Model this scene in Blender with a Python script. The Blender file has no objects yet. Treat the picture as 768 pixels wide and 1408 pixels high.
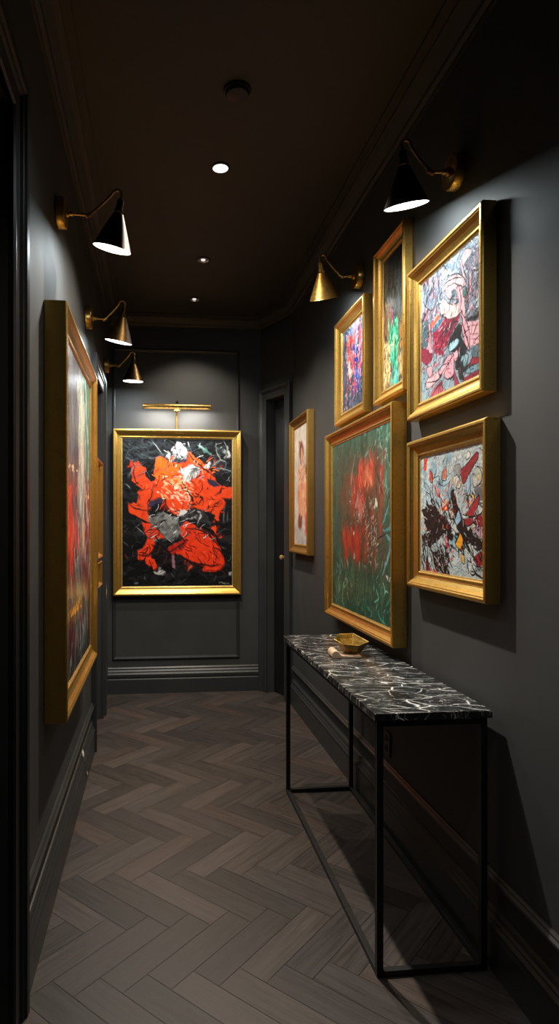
import bpy, bmesh, math, random
import numpy as np
from mathutils import Vector, Matrix

# ------------------------------------------------------------------ brush work of the paintings, in canvas units
# ('p', colour, outline, edge roughness, tone variation)  ('s', colour, width, line, dryness)  ('d', count, colours, area, size, angle, slimness)
ART = {
 'F': [
  ('d',120,['16181b','1b1d20','08080a','202327'],[0,0,1.003,1],.05,20,5),
  ('d',60,['30353a','23282c','3a4146'],[0,0,.537,.147],.03,-20,7),
  ('d',40,['23282c','2c3236'],[.584,.019,.993,.263],.03,30,6),
  ('d',30,['1f2226','181a1d'],[.005,.615,.995,1],.04,0,7),
  ('p','f04a1c',[.294,.148,.333,.13,.38,.122,.435,.159,.568,.165,.593,.124,.615,.089,.694,.135,.78,.205,.836,.275,.899,.321,.993,.333,1.001,.403,.915,.409,.927,.438,.891,.496,.876,.555,.821,.567,.836,.52,.789,.503,.726,.485,.647,.462,.585,.48,.538,.526,.491,.521,.428,.497,.381,.462,.365,.392,.255,.416,.224,.451,.232,.509,.271,.568,.193,.55,.13,.521,.059,.498,.055,.44,.146,.434,.153,.405,.145,.358,.169,.335,.091,.288,.086,.23,.106,.166,.145,.154,.208,.201,.205,.253,.263,.288,.302,.276,.283,.218],.012,.12),
  ('p','f9701f',[.294,.148,.38,.124,.435,.165,.537,.176,.521,.229,.427,.252,.365,.287,.302,.276,.283,.218],.012,.15),
  ('p','f26a2a',[.592,.095,.615,.089,.694,.135,.78,.205,.788,.263,.694,.193,.615,.164],.012,.15),
  ('p','ea3d18',[.185,.568,.279,.579,.318,.614,.381,.661,.302,.673,.287,.731,.248,.79,.318,.848,.295,.883,.224,.848,.208,.819,.138,.813,.146,.76,.208,.731,.24,.673,.208,.626],.012,.15),
  ('p','e83a18',[.538,.567,.616,.561,.726,.614,.821,.66,.884,.742,.929,.824,.908,.883,.837,.906,.727,.9,.743,.871,.601,.836,.483,.778,.569,.719,.53,.661,.514,.614],.012,.15),
  ('p','ef4a22',[.789,.602,.849,.59,.849,.672,.813,.637],.012,.1),
  ('p','b02416',[.428,.731,.538,.672,.585,.69,.538,.754,.46,.784,.412,.772],.012,.3),
  ('d',26,['ffb45a','ffd58a','ffe2b0','ff9a50'],[.365,.247,.537,.316],.012,10,4),
  ('d',40,['ffcf9a','ffe8d0','ffa070','ffd9b8'],[.318,.276,.632,.404],.012,-35,3),
  ('d',24,['ff9a6a','ffd0b0','f6a088'],[.443,.357,.616,.497],.012,-50,4),
  ('d',40,['d93412','ff6a30','c83010'],[.067,.16,.915,.52],.016,60,4),
  ('d',26,['c82a10','f25a2a','a82010'],[.522,.591,.916,.883],.016,55,5),
  ('p','3a3c44',[.38,.107,.451,.072,.498,.031,.553,.048,.587,.089,.584,.153,.537,.165,.443,.159,.419,.124],.012,.5),
  ('p','e8ebee',[.477,.052,.502,.029,.534,.042,.576,.06,.587,.106,.556,.131,.524,.101,.49,.077],.012,.1),
  ('d',30,['dfe3e6','20222a','9aa2aa','f5f7f8'],[.396,.066,.576,.153],.012,60,4),
  ('p','d6dadd',[.498,.229,.568,.194,.647,.176,.694,.199,.702,.246,.631,.275,.569,.293,.537,.264,.545,.246],.012,.2),
  ('s','25262c',.006,[.576,.285,.616,.229,.67,.188],.5),
  ('s','25262c',.006,[.6,.279,.634,.225,.677,.195],.5),
  ('s','25262c',.006,[.624,.273,.653,.221,.683,.202],.5),
  ('s','25262c',.006,[.647,.267,.672,.218,.689,.209],.5),
  ('s','25262c',.006,[.671,.261,.691,.214,.696,.216],.5),
  ('s','25262c',.006,[.694,.255,.71,.211,.702,.222],.5),
  ('s','f4f6f6',.012,[.561,.275,.6,.229,.655,.184],.5),
  ('p','dcdcdc',[.498,.526,.522,.491,.553,.468,.585,.485,.561,.515,.53,.529],.012,.15),
  ('p','6d706f',[.232,.521,.287,.533,.365,.497,.443,.521,.506,.55,.522,.637,.459,.69,.381,.661,.334,.614,.271,.579],.012,.35),
  ('p','8b8f8e',[.365,.492,.428,.515,.514,.544,.494,.567,.412,.579,.365,.55],.012,.2),
  ('p','2c2c30',[.506,.567,.6,.485,.695,.471,.766,.52,.797,.59,.726,.567,.648,.549,.569,.555,.538,.591],.012,.6),
  ('d',50,['15151a','9a9d9e','3b3c42','55585a'],[.24,.509,.514,.678],.014,40,6),
  ('d',22,['c8ccce','15151a','44454c'],[.569,.474,.758,.567],.01,30,5),
  ('p','2e2b45',[.765,.269,.836,.28,.883,.315,.82,.327,.773,.298],.006,.3),
  ('p','322c44',[.224,.439,.271,.416,.381,.392,.373,.427,.302,.445,.232,.468],.012,.3),
  ('s','0d0d10',.012,[.588,.357,.616,.392,.647,.439,.6,.474],.5),
  ('s','0d0d10',.01,[.616,.357,.663,.392,.726,.397,.695,.438,.663,.45],.5),
  ('s','0d0d10',.01,[.663,.368,.71,.392],.5),
  ('s','0d0d10',.009,[.773,.473,.789,.444],.5),
  ('s','0d0d10',.014,[.695,.584,.789,.614,.868,.684,.916,.777,.924,.848],.5),
  ('s','0d0d10',.012,[.577,.614,.695,.614,.805,.672,.868,.731],.5),
  ('s','0d0d10',.012,[.507,.783,.601,.824,.758,.859,.884,.853],.5),
  ('s','0d0d10',.012,[.318,.673,.302,.731,.224,.79,.146,.784],.5),
  ('s','0d0d10',.009,[.6,.1,.647,.147,.741,.205,.82,.251],.5),
  ('s','0d0d10',.008,[.114,.195,.106,.253,.145,.311],.5),
  ('s','0d0d10',.008,[.153,.166,.2,.195,.169,.177],.5),
  ('s','0d0d10',.007,[.224,.206,.192,.241,.145,.253],.5),
  ('s','0d0d10',.012,[.813,.473,.805,.532,.852,.561],.5),
  ('s','0d0d10',.01,[.883,.421,.836,.45,.813,.485],.5),
  ('s','0d0d10',.01,[.899,.321,.883,.362,.836,.38],.5),
  ('s','0d0d10',.008,[.899,.403,.978,.414],.5),
  ('s','0d0d10',.008,[.286,.311,.255,.404,.224,.439],.5),
  ('s','0d0d10',.01,[.381,.392,.396,.451,.443,.497],.5),
  ('s','0d0d10',.012,[.302,.661,.365,.731,.428,.778,.381,.813],.5),
  ('s','0d0d10',.014,[.287,.719,.35,.754,.412,.801],.5),
  ('s','0d0d10',.012,[.412,.772,.507,.731,.585,.684],.5),
  ('s','0d0d10',.008,[.538,.661,.569,.707],.5),
  ('s','0d0d10',.009,[.059,.445,.13,.475,.224,.486],.5),
  ('s','8f979a',.005,[.278,.026,.31,.055,.357,.107],.5),
  ('s','6d767a',.004,[.177,.108,.286,.136,.427,.089],.5),
  ('s','aab4b6',.006,[.851,.062,.859,.1,.886,.14,.843,.164,.807,.191],.5),
  ('s','8fa0a2',.007,[.835,.199,.914,.204,.985,.214],.5),
  ('s','c3cbcd',.006,[.882,.14,.93,.152],.5),
  ('s','4f7f78',.022,[.702,.063,.749,.082,.804,.106],.5),
  ('s','89a8a6',.012,[.686,.048,.741,.071],.5),
  ('s','8a9296',.005,[.044,.312,.075,.335],.5),
  ('s','7e868a',.006,[.059,.265,.098,.207,.114,.166],.5),
  ('s','707a7e',.004,[.923,.461,.915,.567],.5),
  ('s','606a70',.004,[.954,.496,.95,.567],.5),
  ('s','8a9094',.004,[.13,.597,.2,.644],.5),
  ('s','6a2a22',.006,[.028,.784,.052,.819],.5),
  ('s','9a6a78',.017,[.455,.789,.46,.836,.463,.865],.5),
  ('s','8d9494',.004,[.869,.978,.901,.974,.916,.981,.948,.978,.967,.981],.5),
  ('s','b9bdbd',.009,[.295,.906,.334,.916,.381,.901],.5),
  ('s','9a9ea0',.004,[.146,.971,.114,.977],.5),
  ('s','5a5f66',.005,[.201,.93,.209,.953],.5),
  ('d',8,['b8c0c2','6f8a8a','dfe6e8'],[.901,.064,.958,.128],.011,70,2),
  ('d',7,['c9cccb','8d918f','e0e2e1'],[.31,.869,.365,.906],.011,20,2),
  ('d',4,['dfe3e6'],[.741,.17,.782,.199],.012,20,2),
  ('d',2,['a9adad'],[.971,.898,.989,.909],.006,20,1),
  ('g',.5),
  ('b',.006,.006,5),
  ('g',1),
  ('x',70,['0d0d10','1a1214','30100c'],[.098,.137,.915,.52],.035,.004,50,40),
  ('x',36,['ff7a40','c8300f','e04a1c'],[.098,.137,.915,.52],.03,.006,40,40),
  ('x',50,['0d0d10','5a140c','301010'],[.506,.602,.916,.894],.05,.004,-55,25),
  ('x',30,['0d0d10','4a1210'],[.146,.568,.381,.871],.04,.006,60,40),
  ('x',40,['ffe0b8','ffc890','fff0dc'],[.349,.253,.632,.427],.014,.004,20,40),
  ('x',50,['c4c8ca','8c9092','1a1a1e','3a3b40'],[.24,.486,.79,.684],.035,.004,40,30),
  ('x',30,['f0f2f4','16171a','b8bec4'],[.396,.043,.702,.287],.03,.004,55,30),
  ('x',46,['4a5258','3a4046','6a7278'],[.005,.009,.993,.298],.05,.003,-20,50),
  ('x',26,['3a3c40','4a4c50'],[.005,.568,.995,.994],.04,.003,-30,60),
  ('x',14,['7a8488','a4acb0'],[.647,.019,.993,.298],.03,.003,40,60),
 ],
 'U': [
  ('d',200,['7d8f9f','94a5b2','64788a','a6b4bd','8a96a6'],[.012,-.474,1.008,.479],.04,40,2),
  ('d',110,['7f5a70','5d6f86','2f3a4a','a07086','46566a','8c3c50'],[.051,-.081,.446,.372],.03,65,5),
  ('d',70,['6a4a60','33414f','a08090','587086'],[.796,.113,1.001,.442],.03,85,6),
  ('d',80,['8a3a4c','2b2f3a','b06a78','56707e'],[.018,.292,.987,.819],.04,40,5),
  ('d',60,['6f97a5','86a4b0','587886'],[.009,.632,.591,1.108],.03,60,3),
  ('p','79243a',[.001,.544,.108,.563,.245,.643,.222,.688,.105,.709,.004,.641],.012,.25),
  ('p','8c2740',[.227,.443,.36,.425,.526,.422,.68,.455,.698,.507,.602,.561,.502,.626,.418,.7,.311,.681,.235,.599],.012,.35),
  ('d',60,['a84058','5a1828','c07080','301820','c9a0a8'],[.23,.321,.674,.769],.022,58,7),
  ('p','f06038',[.194,.402,.34,.359,.361,.395,.262,.423,.204,.441],.012,.1),
  ('p','3a7088',[.204,.472,.261,.434,.371,.404,.424,.416,.381,.452,.283,.481],.012,.2),
  ('p','d9a6ae',[.823,.576,.998,.616,1,.78,.854,.755,.821,.665],.012,.12),
  ('s','8a4050',.006,[.831,.605,.998,.65],.5),
  ('s','8a4050',.006,[.839,.666,.997,.706],.5),
  ('s','8a4050',.006,[.855,.707,.996,.744],.5),
  ('p','23262c',[.771,.522,.858,.516,.991,.527,1,.573,.925,.591,.823,.567],.008,.3),
  ('s','151518',.007,[.771,.522,.858,.516,.991,.527,1,.573,.925,.591,.823,.567,.771,.522],.6),
  ('s','7a828c',.006,[.788,.542,.892,.545,.991,.544],.5),
  ('s','7a828c',.006,[.788,.535,.892,.536,.991,.541],.5),
  ('s','7a828c',.006,[.788,.527,.892,.528,.991,.537],.5),
  ('s','7a828c',.006,[.788,.52,.892,.519,.991,.534],.5),
  ('p','56707c',[.854,.773,.996,.779,.994,.856,.887,.84],.008,.2),
  ('s','151518',.007,[.854,.773,.996,.779,.994,.856,.887,.84,.854,.773],.6),
  ('p','8e2a3e',[.835,.893,.87,.849,.994,.865,.992,.899,.919,.924],.008,.3),
  ('s','151518',.007,[.835,.893,.87,.849,.994,.865,.992,.899,.919,.924,.835,.893],.6),
  ('p','6f93a0',[.781,.925,.834,.902,.993,.908,.993,.951,.885,.959],.008,.2),
  ('s','151518',.007,[.781,.925,.834,.902,.993,.908,.993,.951,.885,.959,.781,.925],.6),
  ('p','8a2438',[.763,.958,.993,.951,.99,1.002,.771,.996],.008,.25),
  ('s','151518',.007,[.763,.958,.993,.951,.99,1.002,.771,.996,.763,.958],.6),
  ('p','dfb6b9',[.724,.073,.779,.043,.858,.069,.874,.103,.831,.119,.778,.133,.75,.166,.793,.247,.749,.239,.723,.173,.706,.093],.008,.1),
  ('s','151518',.007,[.724,.073,.779,.043,.858,.069,.874,.103,.831,.119,.778,.133,.75,.166,.793,.247,.749,.239,.723,.173,.706,.093,.724,.073],.6),
  ('p','dfb6b9',[.386,.213,.408,.163,.512,.145,.629,.154,.74,.217,.793,.274,.774,.303,.684,.259,.57,.215,.47,.215],.008,.08),
  ('s','151518',.007,[.386,.213,.408,.163,.512,.145,.629,.154,.74,.217,.793,.274,.774,.303,.684,.259,.57,.215,.47,.215,.386,.213],.6),
  ('p','e2b0b6',[.449,.236,.49,.204,.609,.221,.684,.268,.701,.349,.645,.347,.529,.305],.008,.12),
  ('s','151518',.007,[.449,.236,.49,.204,.609,.221,.684,.268,.701,.349,.645,.347,.529,.305,.449,.236],.6),
  ('p','5d7f8c',[.559,.259,.627,.275,.654,.332,.587,.331],.008,.2),
  ('s','151518',.007,[.559,.259,.627,.275,.654,.332,.587,.331,.559,.259],.6),
  ('p','e6c6c2',[.353,.27,.427,.268,.528,.343,.644,.384,.7,.385,.717,.465,.642,.477,.506,.45,.383,.37],.008,.06),
  ('s','151518',.007,[.353,.27,.427,.268,.528,.343,.644,.384,.7,.385,.717,.465,.642,.477,.506,.45,.383,.37,.353,.27],.6),
  ('p','e8c4c4',[.39,.037,.453,.043,.513,.097,.472,.119,.399,.119],.008,.1),
  ('s','151518',.007,[.39,.037,.453,.043,.513,.097,.472,.119,.399,.119,.39,.037],.6),
  ('p','dba8b0',[.646,.263,.721,.283,.773,.357,.772,.429,.788,.526,.698,.486,.682,.379],.008,.1),
  ('s','151518',.007,[.646,.263,.721,.283,.773,.357,.772,.429,.788,.526,.698,.486,.682,.379,.646,.263],.6),
  ('p','d79aa6',[.717,.449,.77,.531,.822,.602,.847,.691,.84,.778,.811,.761,.767,.694,.733,.601],.008,.1),
  ('s','151518',.007,[.717,.449,.77,.531,.822,.602,.847,.691,.84,.778,.811,.761,.767,.694,.733,.601,.717,.449],.6),
  ('p','d9a6ae',[.836,.291,.863,.249,.87,.367,.843,.383],.008,.15),
  ('s','151518',.007,[.836,.291,.863,.249,.87,.367,.843,.383,.836,.291],.6),
  ('p','c98a98',[.148,.366,.194,.402,.202,.559,.246,.633,.166,.621,.144,.542],.008,.15),
  ('s','151518',.007,[.148,.366,.194,.402,.202,.559,.246,.633,.166,.621,.144,.542,.148,.366],.6),
  ('p','3f5a62',[.015,.377,.114,.334,.158,.432,.132,.549,.036,.543],.008,.3),
  ('s','151518',.007,[.015,.377,.114,.334,.158,.432,.132,.549,.036,.543,.015,.377],.6),
  ('p','3d6a60',[.738,.317,.792,.319,.809,.37,.755,.369],.008,.1),
  ('s','151518',.007,[.738,.317,.792,.319,.809,.37,.755,.369,.738,.317],.6),
  ('p','1d2026',[.582,.583,.679,.538,.734,.565,.714,.642,.802,.759,.784,.79,.711,.798,.719,.873,.635,.862,.627,.794,.665,.757,.54,.704,.502,.645],.008,.25),
  ('s','151518',.007,[.582,.583,.679,.538,.734,.565,.714,.642,.802,.759,.784,.79,.711,.798,.719,.873,.635,.862,.627,.794,.665,.757,.54,.704,.502,.645,.582,.583],.6),
  ('p','9cc0cc',[.511,.691,.542,.647,.658,.643,.685,.679,.619,.707,.54,.709],.008,.12),
  ('s','151518',.007,[.511,.691,.542,.647,.658,.643,.685,.679,.619,.707,.54,.709,.511,.691],.6),
  ('p','84aab4',[.711,.816,.784,.79,.827,.811,.8,.867,.728,.885],.008,.12),
  ('s','151518',.007,[.711,.816,.784,.79,.827,.811,.8,.867,.728,.885,.711,.816],.6),
  ('p','22242a',[.672,.88,.747,.826,.764,.885,.852,.871,.817,.907,.745,.917,.762,.985,.69,.95],.008,.3),
  ('s','151518',.007,[.672,.88,.747,.826,.764,.885,.852,.871,.817,.907,.745,.917,.762,.985,.69,.95,.672,.88],.6),
  ('p','e0a4ac',[.589,.746,.656,.727,.674,.769,.636,.806,.607,.798],.008,.1),
  ('s','151518',.007,[.589,.746,.656,.727,.674,.769,.636,.806,.607,.798,.589,.746],.6),
  ('p','d898a4',[.437,.774,.5,.741,.599,.744,.606,.836,.596,.9,.516,.91,.456,.886],.008,.1),
  ('s','151518',.007,[.437,.774,.5,.741,.599,.744,.606,.836,.596,.9,.516,.91,.456,.886,.437,.774],.6),
  ('p','e0a8b0',[.101,.845,.149,.825,.286,.816,.437,.783,.498,.799,.436,.852,.329,.876,.217,.902,.124,.903],.008,.08),
  ('s','151518',.007,[.101,.845,.149,.825,.286,.816,.437,.783,.498,.799,.436,.852,.329,.876,.217,.902,.124,.903,.101,.845],.6),
  ('p','c8939f',[.116,.733,.221,.739,.219,.81,.161,.817],.008,.1),
  ('s','151518',.007,[.116,.733,.221,.739,.219,.81,.161,.817,.116,.733],.6),
  ('p','9a3048',[.606,.845,.634,.909,.689,.996,.623,.996,.605,.921],.008,.2),
  ('s','151518',.007,[.606,.845,.634,.909,.689,.996,.623,.996,.605,.921,.606,.845],.6),
  ('p','b25868',[.169,.985,.262,.922,.393,.891,.413,.955,.474,.997,.348,1.011],.008,.4),
  ('s','151518',.007,[.169,.985,.262,.922,.393,.891,.413,.955,.474,.997,.348,1.011,.169,.985],.6),
  ('s','5a1a2a',.008,[.203,.992,.272,.945,.371,.906],.5),
  ('s','5a1a2a',.008,[.249,.993,.299,.942,.38,.908],.5),
  ('s','5a1a2a',.008,[.293,.994,.325,.94,.388,.91],.5),
  ('s','5a1a2a',.008,[.337,.995,.351,.938,.397,.912],.5),
  ('s','5a1a2a',.008,[.38,.996,.377,.935,.405,.914],.5),
  ('s','5a1a2a',.008,[.422,.996,.403,.933,.414,.916],.5),
  ('s','1d1a22',.008,[.247,.582,.422,.533,.585,.46],.5),
  ('s','1d1a22',.008,[.302,.591,.459,.531,.6,.471],.5),
  ('s','1d1a22',.008,[.356,.601,.496,.529,.615,.482],.5),
  ('s','1d1a22',.008,[.409,.614,.532,.527,.63,.492],.5),
  ('s','1d1a22',.008,[.461,.627,.568,.525,.645,.503],.5),
  ('s','1d1a22',.008,[.512,.643,.603,.523,.66,.513],.5),
  ('s','1d1a22',.008,[.561,.66,.638,.521,.675,.524],.5),
  ('d',40,['22242c','d8d0d4','50303c'],[.2,.63,.436,.842],.014,60,5),
  ('d',45,['1d1a22','2a2a34','c8b0b8','5a7890'],[.025,-.006,.362,.353],.02,55,6),
  ('d',35,['1d1a22','b890a0','6a3a4c'],[.813,.148,1.001,.442],.016,80,7),
  ('s','1d1a22',.01,[.031,.23,.117,.176,.235,.116,.348,-0,.453,.029,.513,.097],.5),
  ('s','1d1a22',.009,[.045,.16,.208,.29,.365,.225],.5),
  ('s','1d1a22',.009,[.238,-.005,.257,.145,.209,.229],.5),
  ('s','1d1a22',.009,[.379,.052,.345,.118,.365,.205],.5),
  ('s','1d1a22',.008,[.812,.21,.827,.306,.817,.374],.5),
  ('s','1d1a22',.009,[.863,.249,.996,.251],.5),
  ('g',.5),
  ('b',.004,.006,5),
  ('g',1),
  ('x',150,['1d1a22','2a2a34','3a2430'],[.03,-.195,.991,.559],.06,.005,60,30),
  ('x',60,['d8b0b8','a8c0cc','f0dcdc'],[.027,-.09,.991,.559],.04,.005,60,30),
  ('x',130,['1d1a22','301822','2a2e36'],[.018,.292,.984,.992],.06,.005,50,35),
  ('x',60,['c86a80','d8a0ac','90b4c0','6a1c30'],[.018,.292,.983,1.044],.045,.005,50,30),
  ('x',40,['1d1a22','3a1a24'],[.007,.717,.981,1.165],.05,.005,70,40),
  ('s','1d1a22',.009,[.386,.213,.45,.169,.59,.176,.74,.226],.5),
  ('s','1d1a22',.008,[.512,.126,.667,.169,.775,.249,.792,.301],.5),
  ('s','1d1a22',.009,[.724,.083,.75,.166,.811,.263],.5),
  ('s','1d1a22',.009,[.684,.268,.719,.374,.698,.477],.5),
  ('s','1d1a22',.009,[.775,.294,.826,.413,.806,.505],.5),
  ('s','1d1a22',.01,[.717,.449,.751,.58,.82,.71,.845,.789],.5),
  ('s','1d1a22',.01,[.101,.845,.329,.876,.478,.804],.5),
  ('s','1d1a22',.01,[.478,.813,.599,.749],.5),
  ('s','1d1a22',.01,[.435,.881,.536,.919,.605,.902],.5),
  ('s','1d1a22',.01,[.148,.366,.179,.552],.5),
  ('s','1d1a22',.009,[.205,.405,.224,.565],.5),
 ],
 'R': [
  ('d',220,['a9b4b6','b8c0c0','98a6aa','8fa4ac','c0c0bc'],[.004,-.145,1,1],.05,80,2),
  ('d',60,['90b0c0','a8c2cc','7ea0b2'],[.011,.066,.541,.431],.035,70,2),
  ('p','8e8d8c',[.589,.136,.668,.134,.686,.204,.627,.228],.01,.2),
  ('s','151518',.007,[.589,.136,.668,.134,.686,.204,.627,.228,.589,.136],.6),
  ('p','8c2f34',[.686,.175,.763,.144,.873,.082,.917,.073,.925,.115,.853,.172,.779,.241,.722,.284,.685,.233],.008,.12),
  ('s','151518',.007,[.686,.175,.763,.144,.873,.082,.917,.073,.925,.115,.853,.172,.779,.241,.722,.284,.685,.233,.686,.175],.6),
  ('p','d8d8c6',[.765,.059,.802,.049,.819,.089,.764,.106],.008,.1),
  ('s','151518',.007,[.765,.059,.802,.049,.819,.089,.764,.106,.765,.059],.6),
  ('p','b6b8a8',[.851,.246,.906,.177,.965,.22,.955,.291,.867,.322],.008,.2),
  ('s','151518',.007,[.851,.246,.906,.177,.965,.22,.955,.291,.867,.322,.851,.246],.6),
  ('p','6a6a6a',[.867,.34,.988,.303,1.002,.429,.917,.426],.008,.25),
  ('s','151518',.007,[.867,.34,.988,.303,1.002,.429,.917,.426,.867,.34],.6),
  ('p','9a3038',[.754,.514,.847,.442,.935,.381,.925,.444,.862,.535],.008,.12),
  ('s','151518',.007,[.754,.514,.847,.442,.935,.381,.925,.444,.862,.535,.754,.514],.6),
  ('p','8c2c34',[.734,.552,.827,.539,.861,.572,.789,.604,.733,.59],.008,.15),
  ('s','151518',.007,[.734,.552,.827,.539,.861,.572,.789,.604,.733,.59,.734,.552],.6),
  ('p','8a2a30',[.871,.553,.966,.518,1.002,.564,.981,.608,.896,.604],.008,.15),
  ('s','151518',.007,[.871,.553,.966,.518,1.002,.564,.981,.608,.896,.604,.871,.553],.6),
  ('p','b090a0',[.843,.618,.981,.608,.995,.698,.928,.681],.008,.15),
  ('s','151518',.007,[.843,.618,.981,.608,.995,.698,.928,.681,.843,.618],.6),
  ('p','92282e',[.855,.85,.926,.8,1.007,.778,1.005,.876,.94,.899],.008,.12),
  ('s','151518',.007,[.855,.85,.926,.8,1.007,.778,1.005,.876,.94,.899,.855,.85],.6),
  ('p','c9c4b8',[.566,.233,.627,.209,.684,.271,.664,.319,.585,.294],.008,.3),
  ('s','151518',.007,[.566,.233,.627,.209,.684,.271,.664,.319,.585,.294,.566,.233],.6),
  ('p','3a302e',[.064,.48,.211,.419,.347,.486,.476,.55,.577,.62,.535,.67,.409,.641,.32,.695,.229,.654,.135,.59],.03,.5),
  ('p','241d1d',[.021,.679,.206,.644,.342,.694,.296,.758,.154,.785,.057,.766],.03,.5),
  ('p','241d1d',[.225,.824,.362,.808,.508,.961,.507,.991,.335,.996,.246,.908],.02,.4),
  ('p','2a2526',[.637,.59,.751,.628,.894,.682,.995,.734,1.007,.778,.892,.756,.75,.685,.675,.658],.02,.4),
  ('p','2a2425',[.596,.649,.712,.686,.748,.771,.71,.801,.633,.766,.594,.748],.015,.3),
  ('d',90,['1c1818','5a5452','8a8a88','3a2c28','b0b0ac','6b3a34'],[.04,.413,.573,.788],.024,50,6),
  ('d',40,['1c1818','a0a4a4','5a5452'],[.202,.804,.507,.981],.018,55,7),
  ('d',50,['2a2424','c4c4be','6a5a50','8fa0a8'],[.504,.268,.733,.609],.018,70,7),
  ('d',26,['1c1818','8a8a8a'],[.657,.61,1.002,.769],.018,35,8),
  ('p','d2402a',[.07,.028,.13,.029,.123,.121,.073,.128],.012,.3),
  ('s','f06a30',.012,[.296,.275,.34,.33,.361,.372],.5),
  ('s','c83a28',.014,[.25,.261,.317,.349,.372,.383],.5),
  ('p','c24a3c',[.171,.137,.23,.164,.228,.238,.181,.224],.008,.3),
  ('s','151518',.007,[.171,.137,.23,.164,.228,.238,.181,.224,.171,.137],.6),
  ('p','b86a50',[.388,.167,.454,.127,.462,.235,.387,.229],.008,.3),
  ('s','151518',.007,[.388,.167,.454,.127,.462,.235,.387,.229,.388,.167],.6),
  ('p','e0922c',[.54,.49,.602,.433,.62,.492,.569,.551],.008,.15),
  ('s','151518',.007,[.54,.49,.602,.433,.62,.492,.569,.551,.54,.49],.6),
  ('p','e39a2e',[.604,.747,.675,.658,.712,.715,.681,.783,.643,.775],.008,.15),
  ('s','151518',.007,[.604,.747,.675,.658,.712,.715,.681,.783,.643,.775,.604,.747],.6),
  ('p','8fb0c8',[.589,.561,.65,.483,.687,.552,.627,.6],.008,.15),
  ('s','151518',.007,[.589,.561,.65,.483,.687,.552,.627,.6,.589,.561],.6),
  ('p','9fb8cc',[.76,.277,.807,.215,.813,.365,.767,.372],.008,.1),
  ('s','151518',.007,[.76,.277,.807,.215,.813,.365,.767,.372,.76,.277],.6),
  ('p','a4bccb',[.246,.441,.293,.401,.29,.527,.256,.516],.008,.1),
  ('s','151518',.007,[.246,.441,.293,.401,.29,.527,.256,.516,.246,.441],.6),
  ('p','d7a850',[.681,.812,.728,.829,.736,.89,.698,.879],.008,.2),
  ('s','151518',.007,[.681,.812,.728,.829,.736,.89,.698,.879,.681,.812],.6),
  ('p','e04040',[.37,.445,.479,.439,.498,.479,.392,.477],.012,.3),
  ('p','b83038',[.451,.682,.494,.681,.502,.781,.459,.783],.012,.3),
  ('p','d23a34',[.233,.952,.312,.987,.335,.996,.244,.998],.012,.2),
  ('p','9c2a34',[.091,.896,.151,.914,.197,.986,.113,.993],.012,.3),
  ('d',16,['e8702c','e0b040','d04038','f0c060'],[.351,.341,.56,.471],.014,60,3),
  ('d',16,['c82860','d04040','e890a0'],[.297,.695,.569,.936],.011,60,3),
  ('d',10,['5a4a98','3a3a8a'],[.027,.435,.138,.492],.012,60,2),
  ('d',8,['e09030','d07030'],[.074,.568,.146,.644],.012,70,3),
  ('d',12,['7a9a6a','c05a70','4a6a5a'],[.738,.38,.864,.479],.014,50,3),
  ('d',12,['5aa0b0','6ab0b8'],[.494,.671,.614,.757],.016,60,2),
  ('s','241d1d',.006,[.41,.179,.423,.078,.456,.041],.5),
  ('s','241d1d',.01,[.477,.054,.465,.113],.5),
  ('s','241d1d',.008,[.228,.227,.299,.149],.5),
  ('s','241d1d',.01,[.183,.127,.229,.195,.237,.335,.258,.421],.5),
  ('s','241d1d',.006,[.021,.19,.143,.264,.237,.345],.5),
  ('s','241d1d',.006,[.889,.167,.974,.193,.998,.249],.5),
  ('s','241d1d',.008,[.604,.354,.64,.473,.715,.59],.5),
  ('s','241d1d',.008,[.543,.331,.52,.45],.5),
  ('s','241d1d',.01,[.716,.514,.862,.535,1,.501],.5),
  ('s','241d1d',.008,[.918,.408,1,.501],.5),
  ('s','241d1d',.006,[.308,.254,.418,.283,.504,.258],.5),
  ('s','241d1d',.006,[.093,.305,.19,.343],.5),
  ('s','241d1d',.01,[.033,.69,.156,.73,.249,.802],.5),
  ('s','241d1d',.01,[.748,.761,.855,.831,.924,.864],.5),
  ('s','241d1d',.016,[.836,.897,.905,.957,.997,.975],.5),
  ('s','241d1d',.01,[.854,.878,.957,.934],.5),
  ('s','241d1d',.01,[.339,.819,.447,.844,.532,.79],.5),
  ('s','241d1d',.014,[.562,.828,.576,.847],.5),
  ('s','241d1d',.008,[.935,.043,.993,.074],.5),
  ('s','241d1d',.006,[.31,.192,.343,.2],.5),
  ('s','241d1d',.008,[.633,.766,.746,.828],.5),
  ('s','241d1d',.01,[.082,.765,.116,.873,.15,.979],.5),
  ('s','241d1d',.01,[.326,.423,.346,.528,.431,.631],.5),
  ('s','241d1d',.006,[.53,.9,.559,.937],.5),
  ('s','c8c8c4',.006,[.138,.481,.254,.569,.343,.652],.5),
  ('s','c8c8c4',.006,[.247,.845,.359,.921,.423,.978],.5),
  ('s','c8c8c4',.006,[.564,.332,.622,.434,.678,.532],.5),
  ('s','c8c8c4',.006,[.369,.487,.411,.59,.452,.661],.5),
  ('p','221c1c',[.039,.468,.139,.427,.258,.442,.39,.528,.536,.62,.596,.689,.534,.71,.409,.672,.319,.715,.205,.676,.086,.59],.03,.4),
  ('p','201a1a',[.522,.35,.584,.333,.679,.494,.752,.609,1.011,.733,1.007,.787,.822,.74,.674,.687,.579,.551],.03,.4),
  ('x',110,['241d1d','1c1818','2a2222'],[.043,.324,1.002,.769],.075,.011,-52,22),
  ('x',60,['241d1d','1c1818','3a302e'],[.047,.169,1.002,.769],.06,.006,60,40),
  ('x',46,['c8c8c4','a4a8a8','8fa4ac'],[.04,.413,1.002,.769],.05,.005,-50,30),
  ('x',46,['a83038','c84838','e09030','8c2830','f0b050'],[.331,.256,.962,.681],.03,.009,65,40),
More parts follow.
